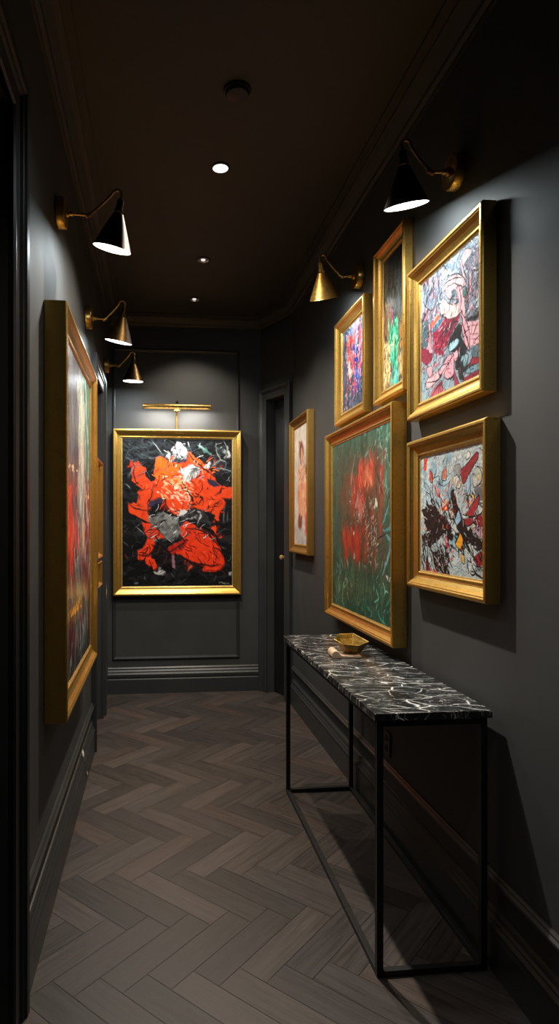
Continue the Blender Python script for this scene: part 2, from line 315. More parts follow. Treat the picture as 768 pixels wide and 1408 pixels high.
  ('x',60,['241d1d','1c1818'],[.02,.701,.528,.98],.08,.012,-55,18),
  ('x',26,['b0b4b4','6a6a68'],[.02,.701,.528,.98],.05,.005,-55,20),
  ('x',34,['241d1d','2a2424'],[.597,.61,1.01,.778],.08,.012,-42,15),
  ('x',30,['7a8a90','6a7276','4a4846'],[.013,.01,1.009,.447],.05,.004,70,50),
  ('x',26,['241d1d'],[.038,.013,.561,.431],.05,.005,75,40),
  ('x',20,['241d1d'],[.748,.78,1.005,.983],.06,.008,-50,25),
  ('p','e39a2e',[.604,.747,.675,.658,.712,.715,.681,.783,.643,.775],.008,.15),
  ('s','151518',.007,[.604,.747,.675,.658,.712,.715,.681,.783,.643,.775,.604,.747],.6),
  ('p','8fb0c8',[.589,.561,.65,.483,.687,.552,.627,.6],.008,.15),
  ('s','151518',.007,[.589,.561,.65,.483,.687,.552,.627,.6,.589,.561],.6),
  ('p','8c2f34',[.686,.175,.763,.144,.873,.082,.917,.073,.925,.115,.853,.172,.779,.241,.722,.284,.685,.233],.004,.12),
  ('s','151518',.007,[.686,.175,.763,.144,.873,.082,.917,.073,.925,.115,.853,.172,.779,.241,.722,.284,.685,.233,.686,.175],.6),
  ('p','9a3038',[.754,.514,.847,.442,.935,.381,.925,.444,.862,.535],.004,.12),
  ('s','151518',.007,[.754,.514,.847,.442,.935,.381,.925,.444,.862,.535,.754,.514],.6),
  ('p','8c2c34',[.734,.552,.827,.539,.861,.572,.789,.604,.733,.59],.005,.15),
  ('s','151518',.007,[.734,.552,.827,.539,.861,.572,.789,.604,.733,.59,.734,.552],.6),
 ],
 'G': [
  ('d',260,['3a5c4c','426856','33503f','4c7058','3f5e50'],[.005,-.148,1,1],.05,85,4),
  ('g',.6),
  ('d',160,['54806a','608a72','3f6650','6a9480'],[.35,-.084,1.024,.35],.03,78,5),
  ('d',200,['173e36','1f4c40','123028','2a6050','1c4438'],[-.014,.679,1,1],.04,80,4),
  ('d',200,['5a4838','6a4c3a','56523e','634030'],[.143,.092,.903,.732],.045,84,5),
  ('d',110,['7a3a2a','86402e','6a3628','94482f'],[.234,.165,.878,.707],.045,86,5),
  ('d',40,['c8402c','d44a34','b83a28'],[.493,.146,.73,.299],.03,82,4),
  ('d',46,['c23c30','a83428','cc4a3a'],[.374,.227,.623,.427],.03,85,5),
  ('d',60,['b83828','c4402e','98301f'],[.194,.502,.659,.682],.035,84,4),
  ('d',30,['a84030','c04c34'],[.69,.202,.871,.539],.03,78,6),
  ('g',.8),
  ('b',.004,.03,9),
  ('g',.85),
  ('d',30,['e8654a','f08060','e04a34'],[.509,.153,.73,.289],.022,84,4),
  ('d',30,['d8483c','c8382c','e0685a'],[.391,.229,.609,.407],.02,86,5),
  ('d',30,['cc4030','d84c38'],[.223,.523,.615,.665],.02,82,4),
  ('d',22,['d08a80','c87468'],[.47,.354,.592,.445],.02,84,3),
  ('d',16,['e89068'],[.585,.213,.702,.288],.016,84,3),
  ('g',.6),
  ('b',.004,.016,7),
  ('g',1),
  ('s','7f9a92',.008,[.445,.102,.392,.198,.372,.268],.5),
  ('s','6f9a9a',.012,[.664,.114,.603,.137],.5),
  ('s','4f8a86',.012,[.954,.381,.913,.451,.859,.503],.5),
  ('s','5a949a',.018,[.91,.548,.971,.59,.918,.679,.864,.753],.5),
  ('s','4f8a90',.016,[.991,.383,.979,.504,.872,.53],.5),
  ('s','86aab0',.01,[.957,.634,.904,.697],.5),
  ('s','222a28',.006,[.762,.577,.973,.534],.5),
  ('s','3f3028',.01,[.775,.218,.827,.295,.878,.361],.5),
  ('s','5aa08c',.008,[.179,.714,.158,.8],.5),
  ('s','3f8a74',.012,[.23,.858,.209,.933,.243,.992],.5),
  ('s','58b098',.013,[.781,.831,.806,.873,.751,.897],.5),
  ('s','3f9a84',.013,[.804,.936,.83,.969,.894,.987],.5),
  ('s','3a8a78',.012,[.635,.938,.693,.95],.5),
  ('s','2f7a68',.012,[.961,.858,.91,.898],.5),
  ('s','6a2a22',.008,[.628,.293,.654,.408,.603,.56],.5),
  ('s','4a2a22',.01,[.752,.457,.706,.559,.674,.653],.5),
  ('g',.7),
  ('x',60,['2c3a30','3a2a22','24402f'],[.125,.069,.966,.72],.06,.005,84,14),
  ('x',90,['c8c4b0','a8b0a0','e0dcc8','8aa098'],[.61,.369,.785,.713],.022,.004,76,30),
  ('x',50,['b8b4a0','90a090','d0ccb8'],[.336,.318,.621,.503],.018,.004,80,30),
  ('x',40,['a0b8a8','6a9a88','c0d0c4'],[.483,-.045,.986,.183],.02,.004,70,40),
  ('x',80,['58a08c','2f7a68','8ac0ac','10403a'],[.065,.72,.993,.982],.04,.006,78,25),
  ('x',40,['7ab0a0','4a8a7a'],[.811,-.017,1.003,.383],.04,.006,82,20),
  ('g',1),
  ('d',5,['d8dcc8'],[.755,.379,.79,.417],.009,85,2),
  ('d',4,['d0d0c0'],[.418,.528,.456,.557],.007,85,2),
  ('d',4,['d8dcd0'],[.413,.661,.452,.677],.007,80,2),
  ('d',5,['c8d8d0'],[.889,.755,.997,.763],.008,80,2),
 ],
 'S': [
  ('d',200,['3c4458','2c3448','566078','4a5068','6a7088'],[.004,-.259,.996,1.123],.05,80,3),
  ('d',50,['8a98a8','a0acb8','7080a0'],[.166,-.128,.99,.333],.04,75,2),
  ('d',9,['e888a8','f0a0b8'],[.531,.01,.727,.114],.03,30,1.3),
  ('d',24,['e8523c','d83a38','f06a50'],[.22,.129,.575,.424],.045,70,3),
  ('d',12,['d83a38','e05038'],[.371,.418,.556,.636],.035,80,3),
  ('d',10,['f0b8a8','e8c8c0'],[.272,.45,.448,.65],.035,85,3),
  ('d',26,['c84858','e8a0b0','b03a50','e07080'],[.699,.17,.936,.733],.05,80,4),
  ('d',20,['2450b0','1f3a90','3a68c8'],[.505,.56,.81,.823],.035,75,3),
  ('d',16,['1f3a90','2448a0','182860'],[.525,.281,.691,.513],.04,85,3),
  ('d',8,['e05038','d84830'],[.468,.67,.618,.817],.025,60,2),
  ('g',.6),
  ('b',.004,.02,7),
  ('g',1),
  ('x',200,['181c30','e8d8e0','2448a0','c83848','101428','e8a0b0','6a3050'],[.029,.087,.986,1.083],.045,.006,80,22),
  ('x',60,['f0e0e8','8898b0','c0c8d0'],[.093,-.147,.992,.46],.025,.006,70,40),
  ('x',60,['e05038','f08068','c83848'],[.162,.116,.63,.844],.03,.007,75,25),
  ('x',60,['f0d8e0','f4e8ec'],[.197,.211,.912,.917],.022,.005,75,30),
 ],
 'T': [
  ('d',220,['1c2022','24282a','15181a','2c3032'],[.003,-.217,1.041,.62],.05,85,4),
  ('d',60,['3c4446','4c5658','32393b'],[.079,.159,1.01,.555],.04,85,5),
  ('d',90,['4a4a2c','5c5a34','3a4028','6a5a38'],[.624,.517,1.01,.907],.04,70,3),
  ('d',60,['3a4a50','2f5058','485a58'],[.663,.77,1.009,.917],.03,10,4),
  ('d',90,['6a4a38','7a5a40','584434','8a7050'],[.009,.357,.361,1.027],.035,85,4),
  ('d',60,['b0905c','a08458','8a7048','c0a070'],[.003,.808,.991,1.082],.03,20,3),
  ('p','8a6034',[.734,.575,.872,.585,.874,.746,.747,.76],.008,.2),
  ('s','3a2a1c',.007,[.734,.575,.872,.585,.874,.746,.747,.76,.734,.575],.6),
  ('p','1c8a70',[.26,.572,.415,.54,.562,.572,.703,.612,.711,.726,.658,.829,.515,.863,.4,.831,.285,.745,.245,.667],.025,.3),
  ('d',70,['2aa888','158068','40c0a0','0e6050','8ac8a0'],[.25,.522,.699,.878],.022,85,4),
  ('s','b8b060',.01,[.491,.572,.509,.669,.491,.78],.5),
  ('s','1f6a60',.014,[.431,.804,.455,.907,.481,.939],.5),
  ('d',12,['30c0b0','20a0a0','60d8c8'],[.368,.888,.648,.975],.02,10,2),
  ('p','8a3a5a',[.378,.415,.464,.417,.476,.527,.398,.516],.015,.3),
  ('d',50,['2c3a3a','40504c','202828'],[.426,.312,.896,.619],.02,88,8),
  ('d',120,['d8c890','b09858','e8dca8','3a3020','705a30'],[.018,.649,.336,.945],.012,60,2),
  ('d',20,['c04830','d86038'],[.163,.678,.365,.958],.011,60,3),
  ('s','121416',.008,[.339,.16,.467,.126,.647,.171,.614,.221,.432,.194],.5),
  ('g',.7),
  ('b',.003,.02,7),
  ('g',1),
  ('x',60,['0c5a4a','40b898','083c34','a0d8bc'],[.25,.522,.699,.878],.05,.006,86,14),
  ('x',60,['3a3020','e8dca8','8a6a38'],[.018,.649,.421,.993],.02,.005,70,50),
  ('x',40,['1a1c16','6a6a3a','8a7a48'],[.681,.526,1,1],.04,.006,70,40),
 ],
 'P': [
  ('d',180,['c8c0b8','d4ccc4','bdb4ae','dcd4cc'],[.006,-.065,1,1],.05,85,2),
  ('d',40,['a8a09c','b8aca8'],[-.075,.76,1,.995],.04,20,3),
  ('d',40,['e0b890','e8c49c'],[.764,.364,1.007,.67],.05,85,2),
  ('p','8a523c',[.36,.144,.479,.126,.591,.156,.633,.225,.594,.3,.509,.331,.394,.312,.345,.212],.012,.3),
  ('p','d8a888',[.455,.198,.571,.194,.579,.281,.51,.317,.431,.275],.01,.2),
  ('p','e0b498',[.22,.355,.377,.316,.591,.327,.716,.372,.694,.438,.658,.48,.413,.474,.202,.454],.014,.12),
  ('p','dc9874',[.295,.471,.659,.466,.831,.498,.886,.575,.846,.668,.713,.743,.55,.771,.387,.742,.276,.663,.217,.563],.014,.2),
  ('p','8a4a3a',[.286,.741,.455,.723,.55,.762,.527,.839,.375,.871,.259,.84],.014,.3),
  ('p','d87060',[.681,.743,.997,.698,.974,.949,.836,.942,.72,.838],.02,.3),
  ('d',36,['f0c8a0','e8a880','c86a50','b05840'],[.274,.327,.839,.744],.03,82,5),
  ('d',20,['6a3a30','8a5848'],[.596,.281,.912,.463],.02,80,4),
  ('d',10,['4a5a3c','5a6a48'],[.863,.65,1.01,.726],.02,80,3),
  ('d',8,['e8b048','f0c860'],[.812,.111,1.001,.158],.016,10,2),
  ('g',.75),
  ('b',.004,.016,7),
  ('g',1),
  ('x',40,['7a4a3c','a86048','f4d8bc','c87858'],[.257,.149,.868,.763],.045,.007,84,14),
  ('x',12,['7a4a3c','5a3428'],[.294,.121,.657,.494],.05,.007,80,30),
  ('x',16,['e88070','c04838'],[.684,.714,.975,.94],.04,.007,80,16),
 ],
 'L': [
  ('d',260,['6a666a','787478','5a565c','8a8686','4c4a50'],[0,0,.62,.34],.05,88,6),
  ('d',120,['3a3a42','4a4a52','2c2c34','5a5a60'],[0,.3,.55,.5],.04,88,6),
  ('d',80,['3f6a5c','4a7a68','2f5a50','5a8a78'],[.66,.05,1,.42],.05,88,5),
  ('d',90,['c8c8b8','b0b8a8','d8d4c4','98a898'],[.52,.1,.72,.6],.05,88,6),
  ('d',40,['e0dcd0','c0c8b8'],[.56,.1,.68,.5],.03,88,6),
  ('d',120,['8a2a28','a03430','6a2024','7a3a34'],[.75,.42,1,.8],.05,88,5),
  ('p','e8402c',[.1,.42,.2,.4,.32,.52,.45,.5,.4,.6,.42,.75,.3,.74,.2,.62,.1,.66],.03,.25),
  ('d',50,['f05030','d83424','ff6a40'],[.1,.44,.36,.72],.03,88,5),
  ('d',80,['444a54','565c66','343a44','6a6e74'],[.35,.5,.62,.72],.04,85,5),
  ('d',40,['d8a888','e8c8a8','c89070'],[.58,.55,.72,.66],.03,80,4),
  ('d',160,['5a1c28','6a2430','481820','7a2c38'],[0,.66,1,.98],.05,88,5),
  ('d',80,['2a3430','34443e','1f2624','3c5048'],[.4,.8,1,1],.05,85,5),
  ('d',40,['1c1c1e','242426'],[0,.92,1,1],.05,85,5),
  ('s','4a7a78',.012,[.2,.72,.36,.78,.42,.86,.4,.95],.4),
  ('s','5a8a84',.012,[.3,.6,.44,.7,.5,.8,.55,.9],.4),
  ('s','7a9a94',.01,[.5,.66,.55,.76,.46,.86],.4),
  ('s','b85a48',.01,[.62,.7,.72,.74,.74,.84],.4),
  ('s','3a5a5a',.016,[.8,.72,.7,.8,.72,.9],.4),
  ('s','6a8a8a',.008,[.85,.8,.78,.88,.8,.96],.4),
  ('s','8aa8a4',.008,[.6,.82,.66,.9,.6,.98],.4),
  ('d',26,['e8a030','f0b848','c87820'],[0,.785,.62,.815],.018,5,5),
  ('d',10,['e8c890','f0d8a8'],[0,.35,.5,.37],.014,5,6),
  ('d',8,['f0c890'],[.76,.42,.95,.44],.012,5,6),
  ('d',10,['d85a38','e88a50'],[.55,.26,.68,.3],.016,30,3),
  ('d',30,['c83838','e85848'],[.2,.52,.5,.6],.016,60,3),
  ('d',30,['c8a8a0','a88088'],[.3,.86,.9,.92],.012,70,4),
  ('g',.85),
  ('b',.003,.035,11),
  ('g',1),
  ('x',120,['2a2a30','8a868c','3a383e'],[0,0,.6,.42],.07,.004,89,5),
  ('x',90,['d8d8cc','8aa89a','e8e4d8','5a7a6c'],[.5,.05,.95,.6],.08,.005,89,5),
  ('x',80,['c83828','ff6a44','3a3038','701c20'],[.1,.42,.5,.75],.04,.006,86,16),
  ('x',120,['2a1014','8a3440','4a7a78','8aa8a4','1c1a1c'],[.1,.6,1,.98],.07,.006,86,10),
  ('x',40,['c8b8a8','6a4038'],[.5,.5,1,.8],.04,.005,84,20),
  ('d',30,['e8a030','f0b848','c87820'],[.1,.785,.62,.81],.014,4,4),
  ('d',10,['e8c890','f0d8a8'],[.1,.352,.5,.366],.012,4,5),
  ('d',7,['f0c890'],[.76,.42,.95,.435],.012,4,5),
 ],
 'A': [
  ('d',120,['3a1c14','5a2a1c','7a3a24','2a1410'],[0,0,1,1],.07,60,3),
  ('d',30,['b06a3a','c88a50','8a2a20'],[.3,.2,.9,.8],.05,60,3),
 ],
 'B': [
  ('d',90,['1f1a16','3a2a1c','2a2420','4a3426'],[0,0,1,1],.08,20,3),
  ('d',14,['a86a48','c89878'],[.3,.3,.8,.8],.06,40,2),
 ],
}
# ------------------------------------------------------------------ basics
SC = bpy.context.scene
COL = SC.collection
R = math.radians
rng = random.Random(7)
nrs = np.random.RandomState(11)

XL, XR, YE, YB, ZC = -0.43, 1.165, 5.66, -1.2, 3.42      # left wall, right wall, end wall, wall behind, ceiling
CA, CB = (0.966, YE), (XR, 5.2)                          # the canted corner between end wall and right wall
EYE = 1.52

def lin(h, g=1.0):
    c = [int(h[i:i+2], 16) / 255 for i in (0, 2, 4)]
    return tuple((x / 12.92 if x <= .04045 else ((x + .055) / 1.055) ** 2.4) * g for x in c)

# ------------------------------------------------------------------ materials
class NT:
    def __init__(s, name):
        s.m = bpy.data.materials.new(name); s.m.use_nodes = True
        s.t = s.m.node_tree; s.t.nodes.clear()
        s.out = s.t.nodes.new('ShaderNodeOutputMaterial')
        s.b = s.t.nodes.new('ShaderNodeBsdfPrincipled')
        s.t.links.new(s.b.outputs[0], s.out.inputs[0])
    def n(s, typ, **kw):
        o = s.t.nodes.new(typ)
        for k, v in kw.items():
            if k in o.inputs: o.inputs[k].default_value = v
            else: setattr(o, k, v)
        return o
    def l(s, a, b): s.t.links.new(a, b)
    def set(s, **kw):
        for k, v in kw.items(): s.b.inputs[k.replace('_', ' ')].default_value = v
    def coords(s, scale=(1, 1, 1), rot=(0, 0, 0), kind='Object'):
        tc = s.n('ShaderNodeTexCoord'); mp = s.n('ShaderNodeMapping')
        mp.inputs['Scale'].default_value = scale; mp.inputs['Rotation'].default_value = rot
        s.l(tc.outputs[kind], mp.inputs[0]); return mp.outputs[0]
    def noise(s, vec, scale, detail=4, rough=.55, dist=0):
        n = s.n('ShaderNodeTexNoise'); n.inputs['Scale'].default_value = scale
        n.inputs['Detail'].default_value = detail; n.inputs['Roughness'].default_value = rough
        n.inputs['Distortion'].default_value = dist; s.l(vec, n.inputs['Vector']); return n.outputs[0]
    def ramp(s, fac, stops):
        r = s.n('ShaderNodeValToRGB'); e = r.color_ramp.elements
        while len(e) < len(stops): e.new(.5)
        for x, (p, c) in zip(e, stops): x.position = p; x.color = (*c, 1)
        s.l(fac, r.inputs[0]); return r.outputs[0]
    def rampv(s, fac, stops): return s.ramp(fac, [(p, (v, v, v)) for p, v in stops])
    def bump(s, h, strength, dist=.002):
        b = s.n('ShaderNodeBump'); b.inputs['Strength'].default_value = strength; b.inputs['Distance'].default_value = dist
        s.l(h, b.inputs['Height']); s.l(b.outputs[0], s.b.inputs['Normal'])
    def mix(s, f, a, b, mode='MIX'):
        m = s.n('ShaderNodeMix', data_type='RGBA', blend_type=mode)
        for v, k in ((f, 0), (a, 6), (b, 7)):
            if isinstance(v, (int, float)): m.inputs[k].default_value = v
            elif isinstance(v, tuple): m.inputs[k].default_value = (*v, 1)
            else: s.l(v, m.inputs[k])
        return m.outputs[2]

def paint(name, c, rough, var=.12, bump=.06):
    k = NT(name); v = k.coords()
    n1 = k.noise(v, 3.0); n2 = k.noise(v, 140, 2)
    lo = tuple(x * (1 - var) for x in c); hi = tuple(x * (1 + var) for x in c)
    k.l(k.ramp(n1, [(.3, lo), (.7, hi)]), k.b.inputs['Base Color'])
    k.l(k.rampv(n1, [(.3, rough - .04), (.7, rough + .04)]), k.b.inputs['Roughness'])
    k.bump(n2, bump, .001); return k.m

def metal(name, c, dark, rough, met, scale=18, bump=.15, streak=(1, 1, 1), lo=.3):
    k = NT(name); v = k.coords(streak)
    n1 = k.noise(v, scale, 6, .65); n2 = k.noise(v, scale * 6, 4, .6)
    col = k.ramp(n1, [(lo, dark), (lo + .2, c), (.78, tuple(min(1, x * 1.12) for x in c))])
    k.l(col, k.b.inputs['Base Color']); k.set(Metallic=met)
    k.l(k.rampv(n2, [(.3, rough - .05), (.7, rough + .06)]), k.b.inputs['Roughness'])
    if bump: k.bump(n2, bump, .0012)
    return k.m

def emitter(name, c, st):
    k = NT(name); k.set(Base_Color=(.8, .8, .8, 1), Emission_Color=(*c, 1), Emission_Strength=st, Roughness=.6)
    return k.m

def floor_mat():
    k = NT('herringbone_oak')
    at = k.n('ShaderNodeAttribute', attribute_name='plank')
    uv = k.n('ShaderNodeUVMap', uv_map='grain')
    mp = k.n('ShaderNodeMapping'); mp.inputs['Scale'].default_value = (3.2, 55, 1); k.l(uv.outputs[0], mp.inputs[0])
    g = k.noise(mp.outputs[0], 1.0, 6, .62, .6)
    mp2 = k.n('ShaderNodeMapping'); mp2.inputs['Scale'].default_value = (7, 220, 1); k.l(uv.outputs[0], mp2.inputs[0])
    g2 = k.noise(mp2.outputs[0], 1.0, 3, .6)
    c1 = k.mix(1.0, at.outputs['Color'], k.rampv(g, [(.25, .62), (.5, 1.0), (.75, 1.32)]), 'MULTIPLY')
    c2 = k.mix(1.0, c1, k.rampv(g2, [(.3, .82), (.7, 1.12)]), 'MULTIPLY')
    k.l(c2, k.b.inputs['Base Color'])
    k.l(k.rampv(g, [(.3, .38), (.7, .52)]), k.b.inputs['Roughness']); k.set(Specular_IOR_Level=.35)
    k.bump(g2, .25, .0012); return k.m

def marble_mat():
    k = NT('black_marble'); v = k.coords((1, 1, 1), (0, 0, R(14)))
    def warp(amount, scale):
        w = k.n('ShaderNodeTexNoise'); w.inputs['Scale'].default_value = scale; w.inputs['Detail'].default_value = 4; k.l(v, w.inputs['Vector'])
        vm = k.n('ShaderNodeVectorMath', operation='SCALE'); vm.inputs['Scale'].default_value = amount; k.l(w.outputs[1], vm.inputs[0])
        ad = k.n('ShaderNodeVectorMath', operation='ADD'); k.l(v, ad.inputs[0]); k.l(vm.outputs[0], ad.inputs[1]); return ad.outputs[0]
    def ridge(vec, stretch, scale, width, detail=2):
        mp = k.n('ShaderNodeMapping'); mp.inputs['Scale'].default_value = stretch; k.l(vec, mp.inputs[0])
        n = k.noise(mp.outputs[0], scale, detail, .5)
        return k.rampv(n, [(.5 - width, 0), (.5 - width * .3, .8), (.5, 1), (.5 + width * .3, .8), (.5 + width, 0)])
    def cells(vec, stretch, scale, width):
        mp = k.n('ShaderNodeMapping'); mp.inputs['Scale'].default_value = stretch; k.l(vec, mp.inputs[0])
        vo = k.n('ShaderNodeTexVoronoi', feature='DISTANCE_TO_EDGE'); vo.inputs['Scale'].default_value = scale; k.l(mp.outputs[0], vo.inputs['Vector'])
        return k.rampv(vo.outputs['Distance'], [(0, 1), (width * .4, .6), (width, 0)])
    def mask(scale, lo, hi, amp): return k.rampv(k.noise(v, scale, 3), [(lo, 0), (hi, amp)])
    w1 = warp(.10, 6)
    big = k.mix(1.0, cells(w1, (1, 2.6, 1), 5.2, .02), mask(7, .40, .52, 1.0), 'MULTIPLY')
    streak = k.mix(1.0, ridge(w1, (1.3, 10, 1), 6.5, .011), mask(13, .45, .57, .9), 'MULTIPLY')
    fine = k.mix(1.0, ridge(w1, (2.5, 14, 1), 9, .03, 3), mask(17, .5, .64, .3), 'MULTIPLY')
    s = k.mix(1.0, k.mix(1.0, big, streak, 'ADD'), fine, 'ADD')
    base = k.ramp(k.noise(w1, 22, 6, .7), [(.3, (.006, .0065, .007)), (.62, (.016, .018, .019)), (.82, (.036, .039, .04))])
    k.l(k.mix(s, base, (.78, .79, .77)), k.b.inputs['Base Color']); k.set(Roughness=.2, Specular_IOR_Level=.45); return k.m

def canvas_mat():
    k = NT('oil_paint'); at = k.n('ShaderNodeAttribute', attribute_name='pigment')
    v = k.coords(); n = k.noise(v, 160, 3); n2 = k.noise(v, 900, 1)
    k.l(k.mix(1.0, at.outputs['Color'], k.rampv(n, [(.25, .86), (.75, 1.1)]), 'MULTIPLY'), k.b.inputs['Base Color'])
    k.set(Roughness=.36, Specular_IOR_Level=.35); k.bump(n, .18, .0012); return k.m

M = {}
M['wall'] = paint('charcoal_wall_paint', (.0295, .0317, .0325), .66)
M['trim'] = paint('charcoal_trim_paint', (.026, .0275, .028), .36, .08, .03)
M['ceil'] = paint('black_brown_ceiling_paint', (.029, .026, .023), .62)
M['door'] = paint('black_door_paint', (.005, .005, .0055), .42, .08, .03)
M['floor'] = floor_mat()
M['gold'] = metal('gold_leaf', (.66, .40, .095), (.50, .26, .05), .31, .9, 26, 0, lo=.2)
M['gold_dark'] = metal('aged_gold_leaf', (.52, .29, .07), (.38, .17, .04), .34, .88, 26, 0, lo=.2)
M['slip'] = metal('bright_gilt', (.80, .56, .22), (.5, .3, .09), .3, .7, 40)
M['brass'] = metal('aged_brass', (.46, .28, .075), (.22, .12, .03), .30, .9, 9, .05)
M['unlit_brass'] = metal('brass_in_shade', (.034, .019, .005), (.02, .011, .003), .42, .95, 9, .05)  # brass with shade put into its colour, for lamp cones seen unlit
M['inner'] = paint('white_shade_lining', (.8, .8, .78), .5)
M['black'] = metal('black_steel', (.010, .010, .0105), (.006, .006, .006), .42, .25, 30, .05)
M['marble'] = marble_mat()
M['canvas'] = canvas_mat()
M['bowl'] = metal('hammered_gold', (.55, .37, .10), (.25, .15, .04), .24, .92, 45, .3)
M['bowl_out'] = metal('dark_hammered_gold', (.20, .12, .03), (.08, .05, .012), .3, .92, 45, .25)
M['tray'] = paint('pale_wood_tray', (.62, .44, .30), .5, .18)
M['lamp'] = emitter('lamp_diffuser', (1, .99, .96), 9.0)
M['down'] = emitter('downlight_bulb', (1, .98, .95), 7.0)
M['down_dim'] = emitter('dim_downlight_bulb', (1, .96, .92), .8)
M['reflector'] = metal('downlight_reflector', (.8, .8, .8), (.7, .7, .7), .25, .8)
M['plastic'] = paint('black_plastic', (.010, .010, .010), .4, .05)
M['grey'] = paint('pale_grey_plastic', (.42, .42, .40), .45, .05)

# ------------------------------------------------------------------ mesh helpers
def link(name, me, mat, parent=None, loc=None):
    o = bpy.data.objects.new(name, me); COL.objects.link(o)
    if mat is not None: me.materials.append(mat)
    if parent is not None: o.parent = parent
    if loc is not None: o.location = loc
    return o

def obj(name, bm, mat, parent=None, smooth=False, loc=None, bevel=0, recalc=True):
    if recalc: bmesh.ops.recalc_face_normals(bm, faces=bm.faces)
    me = bpy.data.meshes.new(name); bm.to_mesh(me); bm.free()
    if smooth:
        for p in me.polygons: p.use_smooth = True
        me.set_sharp_from_angle(angle=R(38))
    o = link(name, me, mat, parent, loc)
    if bevel:
        b = o.modifiers.new('bevel', 'BEVEL'); b.width = bevel; b.segments = 2; b.limit_method = 'ANGLE'
    return o

def struct(o): o['kind'] = 'structure'; return o

def tag(o, label, cat, group=None):
    o['label'] = label; o['category'] = cat
    if group: o['group'] = group
    return o

def empty(name, loc, rz, label, cat, group=None):
    o = bpy.data.objects.new(name, None); COL.objects.link(o); o.empty_display_size = .05
    o.location = loc; o.rotation_euler = (0, 0, rz); return tag(o, label, cat, group)

def box(bm, a, b, mp=None):
    vs = [bm.verts.new(Vector(mp(x, y, z)) if mp else (x, y, z)) for x in (a[0], b[0]) for y in (a[1], b[1]) for z in (a[2], b[2])]
    for f in ((0, 1, 3, 2), (4, 6, 7, 5), (0, 4, 5, 1), (2, 3, 7, 6), (0, 2, 6, 4), (1, 5, 7, 3)): bm.faces.new([vs[i] for i in f])

def prism(bm, pts, z0, z1):
    lo = [bm.verts.new((x, y, z0)) for x, y in pts]; hi = [bm.verts.new((x, y, z1)) for x, y in pts]
    bm.faces.new(lo); bm.faces.new(hi)
    for i in range(len(pts)):
        j = (i + 1) % len(pts); bm.faces.new((lo[i], lo[j], hi[j], hi[i]))

def sweep(bm, path, prof, closed, mp):
    """Sweep a closed profile of (offset to the left of the path, height) along a flat mitred path."""
    n = len(path); rings = []
    for i, p in enumerate(path):
        def d(a, b):
            v = Vector((b[0] - a[0], b[1] - a[1])); return v.normalized()
        if closed: d0, d1 = d(path[i - 1], p), d(p, path[(i + 1) % n])
        else:
            d1 = d(p, path[i + 1]) if i < n - 1 else d(path[i - 1], p)
            d0 = d(path[i - 1], p) if i > 0 else d1
        n0, n1 = Vector((-d0.y, d0.x)), Vector((-d1.y, d1.x))
        m = (n0 + n1); m = m / max(.2, m.length_squared / 2) if m.length > 1e-6 else n0
        rings.append([bm.verts.new(Vector(mp(p[0] + m.x * q, p[1] + m.y * q, o))) for q, o in prof])
    k = len(prof)
    for i in range(n if closed else n - 1):
        a, b = rings[i], rings[(i + 1) % n]
        for j in range(k):
            bm.faces.new((a[j], a[(j + 1) % k], b[(j + 1) % k], b[j]))
    if not closed: bm.faces.new(rings[0]); bm.faces.new(rings[-1])

def lathe(bm, prof, seg=40, mat=None, cap=True):
    """Revolve (radius, z) about the z axis."""
    rings = []
    for r, z in prof:
        rings.append([bm.verts.new((r * math.cos(2 * math.pi * i / seg), r * math.sin(2 * math.pi * i / seg), z)) for i in range(seg)])
    for a, b in zip(rings, rings[1:]):
        for i in range(seg): bm.faces.new((a[i], a[(i + 1) % seg], b[(i + 1) % seg], b[i]))
    if cap: bm.faces.new(rings[0]); bm.faces.new(rings[-1])
    if mat is not None: bmesh.ops.transform(bm, matrix=mat, verts=[v for r in rings for v in r])

def tube(bm, pts, rad, seg=12):
    pts = [Vector(p) for p in pts]; rings = []
    up = Vector((0, 1, 0))
    for i, p in enumerate(pts):
        t = (pts[min(i + 1, len(pts) - 1)] - pts[max(i - 1, 0)]).normalized()
        u = up if abs(t.dot(up)) < .9 else Vector((1, 0, 0))
        a = t.cross(u).normalized(); b = t.cross(a).normalized()
        r = rad[i] if isinstance(rad, (list, tuple)) else rad
        rings.append([bm.verts.new(p + (a * math.cos(q) + b * math.sin(q)) * r) for q in [2 * math.pi * k / seg for k in range(seg)]])
    for a, b in zip(rings, rings[1:]):
        for i in range(seg): bm.faces.new((a[i], a[(i + 1) % seg], b[(i + 1) % seg], b[i]))
    bm.faces.new(rings[0]); bm.faces.new(rings[-1])

def curve_pts(pts, n=8):
    """Catmull-Rom through 3D points."""
    P = [Vector(p) for p in pts]; P = [P[0] * 2 - P[1]] + P + [P[-1] * 2 - P[-2]]; out = []
    for i in range(1, len(P) - 2):
        for k in range(n):
            t = k / n; a, b, c, d = P[i - 1:i + 3]
            out.append(.5 * (2 * b + (c - a) * t + (2 * a - 5 * b + 4 * c - d) * t * t + (3 * b - a - 3 * c + d) * t ** 3))
    return out + [P[-2]]

# ------------------------------------------------------------------ painter: brush work stored as vertex pigment
def vnoise(H, W, f, seed):
    r = np.random.RandomState(seed); g = r.rand(f + 3, f + 3)
    y = np.linspace(0, f, H); x = np.linspace(0, f, W)
    yi = y.astype(int); xi = x.astype(int); ty = y - yi; tx = x - xi
    ty = ty * ty * (3 - 2 * ty); tx = tx * tx * (3 - 2 * tx)
    a = g[yi][:, xi]; b = g[yi][:, xi + 1]; c = g[yi + 1][:, xi]; d = g[yi + 1][:, xi + 1]
    TX = tx[None]; TY = ty[:, None]
    return (a * (1 - TX) + b * TX) * (1 - TY) + (c * (1 - TX) + d * TX) * TY

